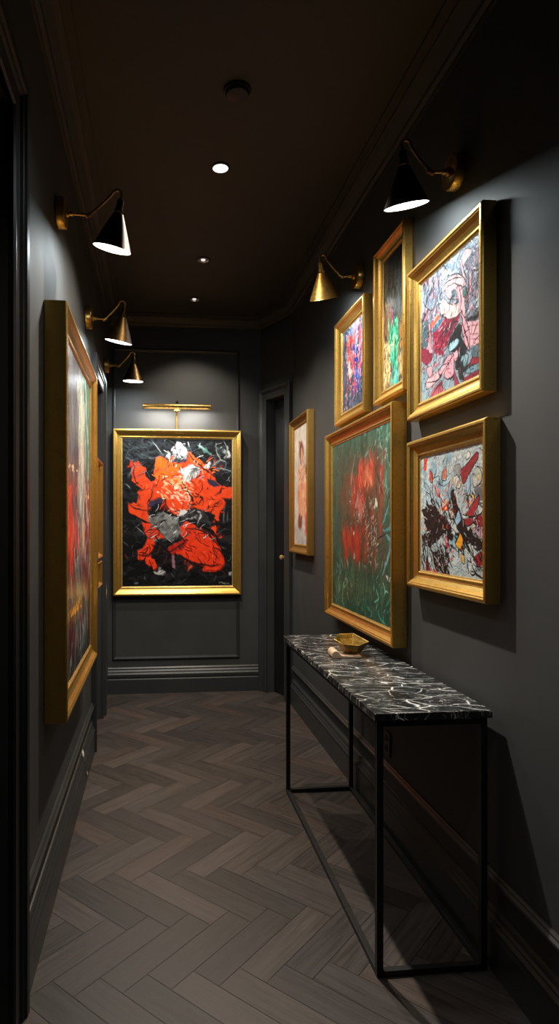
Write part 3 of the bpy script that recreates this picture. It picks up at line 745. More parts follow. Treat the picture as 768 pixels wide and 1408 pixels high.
class Painter:
    def __init__(s, W, H, ar, base, seed):
        s.W, s.H, s.ar = W, H, ar                       # ar = width / height; lengths are in canvas heights
        s.img = np.ones((H, W, 3)) * np.array(lin(base)); s.hgt = np.zeros((H, W)); s.r = np.random.RandomState(seed)
        uu, vv = np.meshgrid((np.arange(W) + .5) / W * ar, (np.arange(H) + .5) / H)
        s.n1 = vnoise(H, W, 9, seed + 1) - .5; s.n2 = vnoise(H, W, 9, seed + 2) - .5
        s.n3 = vnoise(H, W, 38, seed + 3) - .5; s.n4 = vnoise(H, W, 38, seed + 4) - .5; s.n5 = vnoise(H, W, 60, seed + 5)
        s.u, s.v = uu, vv; s.op = 1.0
    def win(s, x0, y0, x1, y1, pad):
        a = max(0, int((x0 - pad) / s.ar * s.W)); b = min(s.W, int((x1 + pad) / s.ar * s.W) + 2)
        c = max(0, int((y0 - pad) * s.H)); d = min(s.H, int((y1 + pad) * s.H) + 2)
        return (slice(c, d), slice(a, b)) if b > a and d > c else None
    def lay(s, w, al, col, var):
        c = np.array(lin(col)); tex = 1 + var * (s.n5[w] - .5) * 2 + var * s.n3[w]
        al = (np.clip(al, 0, 1) * s.op)[..., None]
        s.img[w] = s.img[w] * (1 - al) + np.clip(c * tex[..., None], 0, 1) * al
        s.hgt[w] = s.hgt[w] * (1 - al[..., 0]) + (.4 + .6 * s.n5[w]) * al[..., 0]
    def poly(s, col, flat, warp, var):
        P = [(flat[i] * s.ar, flat[i + 1]) for i in range(0, len(flat), 2)]; n = len(P)
        Q = P
        xs = [q[0] for q in Q]; ys = [q[1] for q in Q]
        w = s.win(min(xs), min(ys), max(xs), max(ys), warp * 2)
        if w is None: return
        x = s.u[w] + s.n1[w] * warp + s.n3[w] * warp * 1.1; y = s.v[w] + s.n2[w] * warp + s.n4[w] * warp * 1.1
        ins = np.zeros(x.shape, bool); m = len(Q)
        for i in range(m):
            (x0, y0), (x1, y1) = Q[i], Q[(i + 1) % m]
            if y0 == y1: continue
            ins ^= ((y0 > y) != (y1 > y)) & (x < (x1 - x0) * (y - y0) / (y1 - y0) + x0)
        s.lay(w, ins.astype(float), col, var)
    def stroke(s, col, wd, flat, dry, jitter=1.0):
        P = [(flat[i] * s.ar, flat[i + 1]) for i in range(0, len(flat), 2)]
        if len(P) > 2: P = [(p.x, p.y) for p in curve_pts([(a, b, 0) for a, b in P], 4)]
        xs = [q[0] for q in P]; ys = [q[1] for q in P]; w = s.win(min(xs), min(ys), max(xs), max(ys), wd * 1.5)
        if w is None: return
        x = s.u[w] + s.n3[w] * wd * .8 * jitter; y = s.v[w] + s.n4[w] * wd * .8 * jitter
        best = np.full(x.shape, 9.); tt = np.zeros(x.shape); m = len(P) - 1
        for i in range(m):
            ax, ay = P[i]; bx, by = P[i + 1]; dx, dy = bx - ax, by - ay; L = dx * dx + dy * dy + 1e-9
            t = np.clip(((x - ax) * dx + (y - ay) * dy) / L, 0, 1); dd = np.hypot(x - ax - t * dx, y - ay - t * dy)
            k = dd < best; best = np.where(k, dd, best); tt = np.where(k, (i + t) / m, tt)
        half = wd * .5 * (.55 + .6 * np.sin(np.pi * np.clip(tt, .04, .96))) * (1 + dry * (s.n5[w] - .5))
        s.lay(w, np.clip((half - best) / (wd * .18) + .5, 0, 1), col, .18)
    def dabs(s, n, cols, bx, size, ang, el):
        for _ in range(n):
            cx = s.r.uniform(bx[0], bx[2]) * s.ar; cy = s.r.uniform(bx[1], bx[3]); a = math.radians(ang + s.r.normal(0, 16))
            L = size * s.r.uniform(.6, 1.5); wd = L / el * s.r.uniform(.7, 1.4) * 2; dx, dy = math.cos(a) * L, -math.sin(a) * L
            bend = s.r.normal(0, .18) * L
            pts = [cx - dx, cy - dy, cx + bend, cy + bend * .5, cx + dx, cy + dy]
            pts = [p / s.ar if i % 2 == 0 else p for i, p in enumerate(pts)]
            s.stroke(cols[s.r.randint(len(cols))], wd, pts, .9, 2.2)
    def scribble(s, n, cols, bx, ln, wd, ang, sp):
        for _ in range(n):
            x = s.r.uniform(bx[0], bx[2]) * s.ar; y = s.r.uniform(bx[1], bx[3]); a = math.radians(ang + s.r.normal(0, sp)); L = ln * s.r.uniform(.5, 1.7)
            pts = []; cv = s.r.normal(0, .16)
            for k in range(5):
                pts += [x / s.ar, y]; x += math.cos(a) * L / 4; y -= math.sin(a) * L / 4; a += cv + s.r.normal(0, .14)
            s.stroke(cols[s.r.randint(len(cols))], wd * s.r.uniform(.6, 1.6), pts, .8, .8)
    def smear(s, du, dv, n):
        ii, jj = np.meshgrid(np.arange(s.H), np.arange(s.W), indexing='ij'); acc = np.zeros_like(s.img)
        amp = .35 + 1.3 * s.n5
        for t in np.linspace(-1, 1, n):
            i = np.clip(ii + (t * dv * amp + s.n4 * dv * .7) * s.H, 0, s.H - 1).astype(int); j = np.clip(jj + (t * du * amp + s.n3 * du * .7) * s.H, 0, s.W - 1).astype(int)
            acc += s.img[i, j]
        s.img = s.img * (1 - s.op) + acc / n * s.op
    def run(s, ops):
        for o in ops:
            if o[0] == 'p': s.poly(o[1], o[2], o[3], o[4])
            elif o[0] == 's': s.stroke(o[1], o[2], o[3], o[4])
            elif o[0] == 'x': s.scribble(*o[1:])
            elif o[0] == 'b': s.smear(*o[1:])
            elif o[0] == 'g': s.op = o[1]
            else: s.dabs(*o[1:])

def canvas_mesh(name, key, w, h, W, H, base, seed, gain=1.0):
    """A painted canvas in the local x-z plane facing -y, its paint slightly raised."""
    p = Painter(W, H, w / h, base, seed); p.run(ART[key])
    xs = np.linspace(-w / 2, w / 2, W); zs = np.linspace(h / 2, -h / 2, H)
    X, Z = np.meshgrid(xs, zs); co = np.zeros((H, W, 3)); co[..., 0] = X; co[..., 2] = Z; co[..., 1] = -.0012 * p.hgt
    idx = np.arange(H * W).reshape(H, W)
    f = np.stack([idx[1:, :-1], idx[1:, 1:], idx[:-1, 1:], idx[:-1, :-1]], -1).reshape(-1, 4)
    me = bpy.data.meshes.new(name); nf = len(f)
    me.vertices.add(H * W); me.vertices.foreach_set('co', co.reshape(-1).astype('f'))
    me.loops.add(nf * 4); me.loops.foreach_set('vertex_index', f.reshape(-1).astype('i'))
    me.polygons.add(nf); me.polygons.foreach_set('loop_start', np.arange(0, nf * 4, 4, dtype='i'))
    me.polygons.foreach_set('use_smooth', np.ones(nf, bool)); me.update(calc_edges=True); me.validate()
    ca = me.color_attributes.new('pigment', 'FLOAT_COLOR', 'POINT')
    c = np.ones((H * W, 4), 'f'); c[:, :3] = np.clip(p.img.reshape(-1, 3) * gain, 0, .95); ca.data.foreach_set('color', c.reshape(-1))
    return me

# ------------------------------------------------------------------ the room
T = .14
def wallbox(bm, p, q, z0, z1):
    """Wall piece from p to q in plan (room on the left), thickness outward."""
    d = Vector((q[0] - p[0], q[1] - p[1])).normalized(); o = Vector((d.y, -d.x)) * T
    prism(bm, [p, q, (q[0] + o.x, q[1] + o.y), (p[0] + o.x, p[1] + o.y)], z0, z1)

# left wall runs from the end wall back to the camera: doorways at y .95-1.855 and 4.33-4.93
D1 = (.95, 1.86, 2.755); D2 = (4.33, 4.93, 2.57)
bm = bmesh.new()
for y0, y1 in ((YE, D2[1]), (D2[0], D1[1]), (D1[0], YB)): wallbox(bm, (XL, y0), (XL, y1), 0, ZC)
for d in (D1, D2): wallbox(bm, (XL, d[1]), (XL, d[0]), d[2], ZC)
struct(obj('wall_left', bm, M['wall']))
bm = bmesh.new(); wallbox(bm, (XR, YB), CB, 0, ZC); struct(obj('wall_right', bm, M['wall']))
bm = bmesh.new(); wallbox(bm, CA, (XL, YE), 0, ZC); struct(obj('wall_end', bm, M['wall']))
bm = bmesh.new(); wallbox(bm, (XL, YB), (XR, YB), 0, ZC); struct(obj('wall_back', bm, M['wall']))
# canted corner with its narrow doorway
cd = Vector((CA[0] - CB[0], CA[1] - CB[1])); CL = cd.length; cd.normalize(); cn = Vector((-cd.y, cd.x))
def corner(a, b, o): return (CB[0] + cd.x * a + cn.x * o, CB[1] + cd.y * a + cn.y * o, b)
D3 = (.105, CL - .115, 2.66)
bm = bmesh.new()
box(bm, (0, 0, -T), (D3[0], ZC, 0), corner); box(bm, (D3[1], 0, -T), (CL, ZC, 0), corner); box(bm, (D3[0], D3[2], -T), (D3[1], ZC, 0), corner)
struct(obj('wall_corner', bm, M['wall']))
plan = [(XL, YB), (XR, YB), CB, CA, (XL, YE)]
ext = [(XL - T, YB - T), (XR + T, YB - T), (XR + T, YE + T), (XL - T, YE + T)]
bm = bmesh.new(); prism(bm, ext, ZC, ZC + .1); struct(obj('ceiling', bm, M['ceil']))

def make_floor():
    bm = bmesh.new(); cl = bm.loops.layers.float_color.new('plank'); uvl = bm.loops.layers.uv.new('grain')
    w, L = .1114, .4456; c = math.cos(R(45)); gap = .0009
    x0, x1, y0, y1 = XL - .1, XR + .1, YB - .05, YE + .1
    pal = [lin('3b3532'), lin('36302d'), lin('413935'), lin('322d2a'), lin('3f3530'), lin('302b29')]
    faces = []
    ni = int(9 / w)
    for m in range(-14, 15):
        for k in range(-ni, ni):
            for ori in (0, 1):
                if ori == 0: a0, b0, a1, b1 = k * w, k * w, k * w + L, k * w + w
                else: a0, b0, a1, b1 = k * w, (k + 1) * w, (k + 1) * w, (k + 1) * w + L
                a0 += m * 2 * L; a1 += m * 2 * L
                cs = [(a0 + gap, b0 + gap), (a1 - gap, b0 + gap), (a1 - gap, b1 - gap), (a0 + gap, b1 - gap)]
                P = [((a + b) * c + .05, (b - a) * c + 2.03) for a, b in cs]
                if max(p[0] for p in P) < x0 or min(p[0] for p in P) > x1 or max(p[1] for p in P) < y0 or min(p[1] for p in P) > y1: continue
                f = bm.faces.new([bm.verts.new((*p, 0)) for p in P])
                col = rng.choice(pal); g = rng.uniform(.86, 1.14) * (1.06 if ori else .95); ou, ov = rng.uniform(0, 50), rng.uniform(0, 50)  # tone set by laying direction imitates how the grain catches light
                uv = [(0, 0), (L, 0), (L, w), (0, w)] if ori == 0 else [(0, 0), (0, w), (L, w), (L, 0)]
                for lo, q in zip(f.loops, uv):
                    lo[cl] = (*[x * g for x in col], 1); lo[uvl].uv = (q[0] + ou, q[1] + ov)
    for n, p in (((-1, 0, 0), (x0, 0, 0)), ((1, 0, 0), (x1, 0, 0)), ((0, -1, 0), (0, y0, 0)), ((0, 1, 0), (0, y1, 0))):
        bmesh.ops.bisect_plane(bm, geom=bm.verts[:] + bm.edges[:] + bm.faces[:], plane_co=p, plane_no=n, clear_outer=True)
    lo = [bm.verts.new((x, y, -.0025)) for x, y in ((x0, y0), (x1, y0), (x1, y1), (x0, y1))]
    f = bm.faces.new(lo)
    for l in f.loops: l[cl] = (.004, .004, .004, 1)
    return obj('floor', bm, M['floor'], recalc=False)
struct(make_floor())

# skirting, wall rails, cornice
BASE = [(0, 0), (.024, 0), (.024, .128), (.020, .136), (.020, .142), (.026, .148), (.026, .155), (.018, .166), (.018, .174), (.012, .182), (.012, .2), (.006, .21), (0, .212)]
RAIL = [(0, .292), (.010, .292), (.014, .298), (.020, .303), (.020, .311), (.012, .318), (.012, .324), (.006, .33), (0, .33)]
def plan_trim(name, path, prof, closed=False, mat=None):
    bm = bmesh.new(); sweep(bm, path, prof, closed, lambda a, b, o: (a, b, o)); return struct(obj(name, bm, mat or M['trim']))
cw = .118
plan_trim('baseboard_right', [(XR, YB), (XR, CB[1] - .02)], BASE)
plan_trim('baseboard_end', [CA, (XL, YE)], BASE[:5] + [(.026, .15), (.028, .175), (.02, .19), (.02, .2), (.012, .214), (.012, .226), (0, .238)])
plan_trim('baseboard_left', [(XL, D2[0] - cw), (XL, D1[1] + .132)], BASE)
plan_trim('trim_1', [(XR, YB), (XR, CB[1] - .03)], RAIL)
plan_trim('trim_2', [(XL, D2[0] - cw), (XL, D1[1] + .132)], RAIL)
CROWN = [(0, ZC - .10), (.012, ZC - .10), (.012, ZC - .085), (.026, ZC - .075), (.03, ZC - .06), (.06, ZC - .028), (.085, ZC - .022), (.085, ZC - .012), (.125, ZC - .012), (.125, ZC), (0, ZC)]
plan_trim('trim_3', plan, CROWN, True, M['ceil'])
# rectangular panel moulding on the end wall
PANEL = [(-.012, 0), (-.012, .008), (-.006, .014), (.004, .016), (.008, .010), (.014, .008), (.018, 0)]
bm = bmesh.new(); sweep(bm, [(-.378, .315), (.756, .315), (.756, 3.12), (-.378, 3.12)], PANEL, True, lambda a, b, o: (a, YE - o, b))
struct(obj('trim_4', bm, M['trim']))

def casing_prof(w): return [(0, 0), (0, .016), (.008, .022), (.014, .018), (w * .6, .018), (w * .64, .026), (w * .72, .028), (w * .76, .036), (w * .95, .038), (w, .032), (w, 0)]
def left_map(a, b, o): return (XL + o, a, b)
def doorway(idx, trim_name, d, mp, w, leaf_back, panels, flip=False):
    a0, a1, hgt = d
    path = [(a0, 0), (a0, hgt), (a1, hgt), (a1, 0)]
    bm = bmesh.new(); sweep(bm, path, casing_prof(w), False, mp); struct(obj(trim_name, bm, M['door' if idx == 1 else 'trim']))
    bm = bmesh.new(); box(bm, (a0 + .004, .004, leaf_back - .04), (a1 - .004, hgt - .004, leaf_back), mp)
    for b0, b1 in panels:
        sweep(bm, [(a0 + .09, b0), (a1 - .09, b0), (a1 - .09, b1), (a0 + .09, b1)], [(-.01, 0), (-.01, .006), (0, .012), (.012, .008), (.016, 0)], True, lambda a, b, o: mp(a, b, leaf_back + o))
    return struct(obj('door_%d' % idx, bm, M['door']))
doorway(1, 'trim_5', D1, left_map, .13, -.08, ((.25, 1.0), (1.15, 2.55)))
doorway(2, 'trim_6', D2, left_map, cw, -.08, ((.25, 1.0), (1.15, 2.4)))
d3 = doorway(3, 'trim_7', D3, corner, .10, -.07, ())
bm = bmesh.new()                                           # small brass knob on the corner door
kp = corner(D3[0] + .10, 1.24, -.07)
q = Vector((cn.x, cn.y, 0)).to_track_quat('Z', 'Y').to_matrix().to_4x4()
lathe(bm, [(.024, 0), (.024, .004), (.009, .007), (.008, .026), (.017, .032), (.022, .042), (.02, .052), (.010, .058)], 24, Matrix.Translation(kp) @ q)
o = obj('door_knob', bm, M['slip'], d3, True); o['label'] = 'small polished brass door knob'
bm = bmesh.new(); lathe(bm, [(.012, 0), (.012, .003), (.006, .004)], 16, Matrix.Translation(corner(D3[0] + .10, 1.13, -.07)) @ q)
obj('keyhole_plate', bm, M['brass'], d3, True)

# ------------------------------------------------------------------ framed paintings
def picture(name, loc, rz, w, h, t, key, res, base, seed, label, group, mat='gold', face=.07, gain=1.0):
    root = empty(name, loc, rz, label, 'painting', group)
    k = face / .07
    prof = [(0, 0), (0, t - .007), (.003, t - .002), (.008 * k, t), (.015 * k, t), (.019 * k, t - .004), (.023 * k, t - .005), (.027 * k, t - .010), (.036 * k, t - .019), (.048 * k, t - .026), (.057 * k, t - .029), (.059 * k, t - .026), (.066 * k, t - .026), (.07 * k, t - .031), (.07 * k, 0)]
    rect = lambda i: [(-w / 2 + i, -h / 2 + i), (w / 2 - i, -h / 2 + i), (w / 2 - i, h / 2 - i), (-w / 2 + i, h / 2 - i)]
    mp = lambda a, b, o: (a, -o, b)
    bm = bmesh.new(); sweep(bm, rect(0), prof, True, mp); obj('frame', bm, M[mat], root, bevel=.0012)
    zc = t - .036
    bm = bmesh.new(); sweep(bm, rect(face), [(-.004, zc - .004), (-.004, zc + .004), (0, zc + .004), (.006, zc + .0025), (.006, zc - .004)], True, mp); obj('inner_slip', bm, M['slip'], root)
    cwid, chei = w - 2 * face - .002, h - 2 * face - .002
    me = canvas_mesh('canvas', key, cwid, chei, res[0], res[1], base, seed, gain)
    link('canvas', me, M['canvas'], root, (0, -(zc + .0005), 0))
    return root

def right_pic(name, y0, y1, z0, z1, t, *a, **k): return picture(name, (XR - .002, (y0 + y1) / 2, (z0 + z1) / 2), R(-90), y1 - y0, z1 - z0, t, *a, **k)
def left_pic(name, y0, y1, z0, z1, t, *a, **k): return picture(name, (XL + .002, (y0 + y1) / 2, (z0 + z1) / 2), R(90), y1 - y0, z1 - z0, t, *a, **k)
GR, GL = 'gilt framed paintings on the right wall', 'gilt framed paintings on the left wall'
picture('framed_painting', (.198, YE - .002, 1.641), 0, 1.16, 1.50, .07, 'F', (310, 414), '0d0e10', 1, 'large vivid orange and black abstract in a gilt frame on the end wall', None, face=.077)
right_pic('framed_painting', 2.014, 2.652, 1.981, 2.637, .055, 'U', (250, 300), '8a98a4', 2, 'gilt framed painting of tangled pink limbs and crimson drapery, upper right', GR)
right_pic('framed_painting', 1.99, 2.655, 1.253, 1.889, .055, 'R', (250, 290), 'aab4b6', 3, 'gilt framed pale grey abstract with dark slashes and red shapes, below the pink figures', GR)
right_pic('framed_painting', 2.775, 3.925, .952, 2.10, .075, 'G', (200, 290), '34584a', 4, 'large gilt framed green abstract with a red cloud, behind the console table', GR, gain=.85)
right_pic('framed_painting', 3.242, 3.795, 2.138, 2.778, .05, 'S', (140, 220), '3c4458', 5, 'small gilt framed red and blue abstract above far side of green painting', GR)
right_pic('framed_painting', 2.712, 3.109, 2.14, 2.921, .045, 'T', (130, 290), '1f2426', 6, 'tall narrow dark painting with an emerald green form, in a gilt frame', GR, face=.06)
right_pic('framed_painting', 4.47, 5.097, 1.299, 2.383, .055, 'P', (90, 180), 'c8c0b8', 7, 'pale painting of a pinkish figure beside the corner doorway', GR, mat='gold_dark')
left_pic('framed_painting', 2.437, 3.683, .755, 2.392, .088, 'L', (180, 360), '4c4a50', 8, 'large deep framed grey, red and teal abstract on the left wall', GL, face=.08)
left_pic('framed_painting', 3.82, 4.17, 1.31, 1.937, .08, 'A', (50, 80), '3a1c14', 9, 'upright gilt framed dark picture half hidden behind the large left painting', GL, mat='gold_dark', face=.055)
left_pic('framed_painting', 3.88, 4.16, 1.13, 1.29, .076, 'B', (50, 30), '1f1a16', 10, 'smallest gilt framed picture, hung under another behind the large left painting', GL, mat='gold_dark', face=.04)

# ------------------------------------------------------------------ wall lamps
LIGHTS = []
def sconce(loc, side, reach, drop, tilt, away, label, mat, dif):
    """side +1: left wall (arm points +x); -1: right wall."""
    root = empty('wall_lamp', loc, 0 if side > 0 else R(180), label, 'lamp', 'swan-neck brass wall lamps')
    rx = Matrix.Rotation(R(90), 4, 'Y')
    bm = bmesh.new(); lathe(bm, [(.058, .001), (.066, .004), (.066, .034), (.063, .039), (.05, .042)], 48, rx); obj('backplate', bm, M['brass'], root, True)
    kx = reach * .5
    bm = bmesh.new(); lathe(bm, [(.017, .04), (.017, .052), (.011, .055), (.011, .07), (.007, .072)], 24, rx); obj('collar', bm, M['brass'], root, True)
    bm = bmesh.new(); tube(bm, [(.05, 0, 0), (kx, 0, -.004)], .0062); obj('arm', bm, M['brass'], root, True)
    bm = bmesh.new(); lathe(bm, [(.006, -.015), (.0092, -.012), (.0092, .012), (.006, .015)], 20, Matrix.Translation((kx, 0, -.004)) @ Matrix.Rotation(R(62), 4, 'Y')); obj('knuckle', bm, M['brass'], root, True)
    top = Vector((reach, 0, .062))
    pts = [(kx, 0, -.004), (kx + (reach - kx) * .35, 0, .038), (kx + (reach - kx) * .66, 0, .082), (reach - .026, 0, .108), (reach - .006, 0, .112), (reach + .006, 0, .096), tuple(top)]
    bm = bmesh.new(); tube(bm, curve_pts(pts, 8), .0062); obj('swan_neck', bm, M['brass'], root, True)
    nrm = Vector((-math.sin(R(tilt)), side * math.sin(R(away)), -1)).normalized()
    S = Matrix.Translation(top) @ (-nrm).to_track_quat('Z', 'Y').to_matrix().to_4x4()
    k = (drop + .062) / .195
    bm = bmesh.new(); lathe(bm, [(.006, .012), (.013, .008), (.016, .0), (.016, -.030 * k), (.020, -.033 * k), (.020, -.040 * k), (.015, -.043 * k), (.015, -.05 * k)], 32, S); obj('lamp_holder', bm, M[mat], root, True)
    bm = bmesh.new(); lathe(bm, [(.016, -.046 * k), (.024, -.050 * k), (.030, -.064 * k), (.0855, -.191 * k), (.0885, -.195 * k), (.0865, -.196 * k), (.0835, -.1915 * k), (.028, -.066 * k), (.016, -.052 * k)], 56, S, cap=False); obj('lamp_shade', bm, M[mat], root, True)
    bm = bmesh.new(); lathe(bm, [(.0005, -.1935 * k), (.05, -.1938 * k), (.0835, -.1925 * k)], 48, S, cap=False); obj('diffuser', bm, M[dif], root, True)
    W = Matrix.Translation(loc) @ Matrix.Rotation(0 if side > 0 else R(180), 4, 'Z') @ S
    LIGHTS.append((W @ Vector((0, 0, -.1955 * k)), (W.to_3x3() @ Vector((0, 0, -1))).normalized()))
    return root
sconce((XL, 2.76, 2.889), 1, .275, .14, 12, 12, 'nearest wall lamp on the left, above the big framed painting', 'unlit_brass', 'lamp')
sconce((XL, 3.87, 2.80), 1, .235, .14, 11, 9, 'middle wall lamp of the left wall, brass swan-neck with lit cone', 'unlit_brass', 'lamp')
sconce((XL, 5.26, 2.87), 1, .245, .13, 2, 4, 'farthest wall lamp on the left, beside the end wall', 'unlit_brass', 'lamp')
sconce((XR, 2.285, 2.885), -1, .225, .125, 11, 15, 'right wall lamp with glowing cone, above the pink figure painting', 'unlit_brass', 'lamp')
sconce((XR, 3.43, 2.944), -1, .235, .125, 15, 24, 'right wall lamp with plain brass cone, above the red and blue painting', 'brass', 'lamp')

# picture light over the end painting
root = empty('picture_light', (.19, YE - .004, 2.385), 0, 'slim brass picture light on a stem above the orange painting', 'lamp')
bm = bmesh.new(); tube(bm, [(0, -.018, .009), (0, -.018, .10), (0, -.03, .16), (0, -.075, .195)], .009); obj('stem', bm, M['brass'], root, True)
bm = bmesh.new(); lathe(bm, [(.004, 0), (.028, .004), (.03, .012), (.012, .03), (.008, .036)], 32, Matrix.Translation((0, -.088, .160))); obj('bracket', bm, M['brass'], root, True)
bm = bmesh.new()                                          # half-round trough, open underneath
prof = [(.026 * math.cos(R(a)), .026 * math.sin(R(a))) for a in range(22, 243, 20)] + [(.022 * math.cos(R(a)), .022 * math.sin(R(a))) for a in range(242, 21, -20)]
ra = [bm.verts.new((-.30, -.10 + y, .203 + z)) for y, z in prof]; rb = [bm.verts.new((.30, -.10 + y, .203 + z)) for y, z in prof]
for i in range(len(prof)): j = (i + 1) % len(prof); bm.faces.new((ra[i], ra[j], rb[j], rb[i]))
bm.faces.new(ra); bm.faces.new(rb)
for x in (-.3, .3): lathe(bm, [(.0255, -.003), (.0255, .003)], 24, Matrix.Translation((x, -.10, .203)) @ Matrix.Rotation(R(90), 4, 'Y'))
obj('lamp_trough', bm, metal('dull_brass', (.27, .16, .045), (.14, .08, .02), .3, .9, 9, .05), root, True)
bm = bmesh.new(); tube(bm, [(-.285, -.098, .205), (.285, -.098, .205)], .008); obj('tube_bulb', bm, emitter('picture_light_bulb', (1, .95, .85), 4.0), root, True)
bm = bmesh.new(); lathe(bm, [(.006, 0), (.008, .012), (.014, .016), (.014, .022), (.006, .03), (.002, .034)], 20, Matrix.Translation((0, -.10, .224))); obj('finial', bm, M['unlit_brass'], root, True)

# ------------------------------------------------------------------ ceiling fittings
def downlight(x, y, mat, label):
    root = empty('downlight', (x, y, ZC), 0, label, 'ceiling light', 'recessed downlights along the ceiling')
    bm = bmesh.new(); lathe(bm, [(.052, 0), (.052, -.004), (.048, -.007), (.042, -.007), (.040, -.004), (.040, 0)], 40, cap=False); obj('trim_ring', bm, M['black'], root, True)
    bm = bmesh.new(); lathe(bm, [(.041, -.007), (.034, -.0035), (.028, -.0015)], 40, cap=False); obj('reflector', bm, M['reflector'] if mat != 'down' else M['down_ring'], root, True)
    bm = bmesh.new(); r = .024 if mat == 'down' else .017; lathe(bm, [(r, -.001), (r * .92, -.005), (r * .65, -.008), (.002, -.009)], 32); obj('bulb', bm, M[mat], root, True)
M['down_ring'] = emitter('glowing_reflector', (1, .98, .95), .9)  # ring emits by itself, standing in for bulb light on the reflector
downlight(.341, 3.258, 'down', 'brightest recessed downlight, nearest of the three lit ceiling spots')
downlight(.336, 4.40, 'down_dim', 'dim recessed downlight, middle of the three ceiling spots')
downlight(.321, 5.17, 'down_dim', 'dim recessed downlight farthest along the ceiling by the end wall')
root = empty('smoke_detector', (.353, 2.67, ZC), 0, 'unlit round black disc fitting on ceiling, nearest the camera', 'smoke detector')
bm = bmesh.new(); lathe(bm, [(.06, 0), (.06, -.008), (.057, -.012)], 48); obj('base_plate', bm, M['plastic'], root, True)
bm = bmesh.new(); lathe(bm, [(.052, -.011), (.052, -.018), (.046, -.026), (.02, -.03), (.001, -.0305)], 48); obj('cover', bm, M['plastic'], root, True)

# ------------------------------------------------------------------ console table
tx0, tx1, ty0, ty1, tz = .739, 1.128, 2.012, 3.478, .866
root = empty('console_table', ((tx0 + tx1) / 2, (ty0 + ty1) / 2, 0), 0, 'slim black metal console table with white-veined black marble top by right wall', 'table')
ox, oy = (tx0 + tx1) / 2, (ty0 + ty1) / 2
lg = .022
bm = bmesh.new(); box(bm, (tx0 - .012 - ox, ty0 - .012 - oy, tz), (tx1 + .012 - ox, ty1 + .012 - oy, tz + .026)); obj('marble_top', bm, M['marble'], root, bevel=.002)
for x in (tx0, tx1 - lg):
    for y in (ty0, ty1 - lg):
        bm = bmesh.new(); box(bm, (x - ox, y - oy, 0), (x + lg - ox, y + lg - oy, tz)); obj('leg', bm, M['black'], root, bevel=.001)
for z, nm in ((0, 'bottom_rail'), (tz - lg, 'top_rail')):
    for y in (ty0, ty1 - lg):
        bm = bmesh.new(); box(bm, (tx0 + lg - ox, y - oy, z), (tx1 - lg - ox, y + lg - oy, z + lg)); obj(nm, bm, M['black'], root, bevel=.001)
    for x in (tx0, tx1 - lg):
        bm = bmesh.new(); box(bm, (x - ox, ty0 + lg - oy, z), (x + lg - ox, ty1 - lg - oy, z + lg)); obj(nm, bm, M['black'], root, bevel=.001)
TT = tz + .026

# pale tray: a flat tongue that curls up at its left end
bm = bmesh.new()
sec = [(-.068, 0), (.062, 0), (.07, .005), (.066, .012), (.02, .0125), (-.022, .0135), (-.034, .02), (-.040, .031), (-.050, .036), (-.062, .035), (-.071, .026), (-.073, .01)]
va = [bm.verts.new((x, -.05, z)) for x, z in sec]; vb = [bm.verts.new((x, .05, z)) for x, z in sec]
bm.faces.new(va); bm.faces.new(vb)
for i in range(len(sec)): j = (i + 1) % len(sec); bm.faces.new((va[i], va[j], vb[j], vb[i]))
o = obj('tray', bm, M['tray'], None, True, (.905, 2.90, TT), .003); o.rotation_euler.z = R(-4); tag(o, 'small pale wooden tray with an upturned end under the gold bowl', 'tray')
# faceted bowl
bm = bmesh.new()
rim = [(-.078, .012, .066), (-.050, -.050, .052), (.022, -.062, .046), (.090, -.012, .055), (.040, .078, .082), (-.040, .072, .080)]
foot = [(-.022, .006), (-.018, -.024), (.014, -.030), (.040, -.006), (.020, .030), (-.016, .028)]
def lerp3(a, b, t): return tuple(a[i] + (b[i] - a[i]) * t for i in range(3))
rings = []
for t, z in ((0, 0), (.12, .004), (.45, .3), (.8, .72), (1, 1)):
    rings.append([bm.verts.new((f[0] + (r[0] - f[0]) * t, f[1] + (r[1] - f[1]) * t, r[2] * z)) for f, r in zip(foot, rim)])
cx = sum(r[0] for r in rim) / 6; cy = sum(r[1] for r in rim) / 6
for t, z in ((.97, 1.0), (.76, .74), (.4, .36), (.1, .13)):
    rings.append([bm.verts.new((f[0] + (cx + (r[0] - cx) * .97 - f[0]) * t, f[1] + (cy + (r[1] - cy) * .97 - f[1]) * t, r[2] * z)) for f, r in zip(foot, rim)])
for k, (a, b) in enumerate(zip(rings, rings[1:])):
    for i in range(6): bm.faces.new((a[i], a[(i + 1) % 6], b[(i + 1) % 6], b[i])).material_index = 1 if k < 4 else 0
bm.faces.new(rings[0]).material_index = 1; bm.faces.new(rings[-1])
o = obj('bowl', bm, M['bowl'], None, False, (.936, 2.912, TT + .0135), .0015); o.data.materials.append(M['bowl_out']); tag(o, 'faceted six-sided hammered gold bowl on the marble console top', 'bowl')

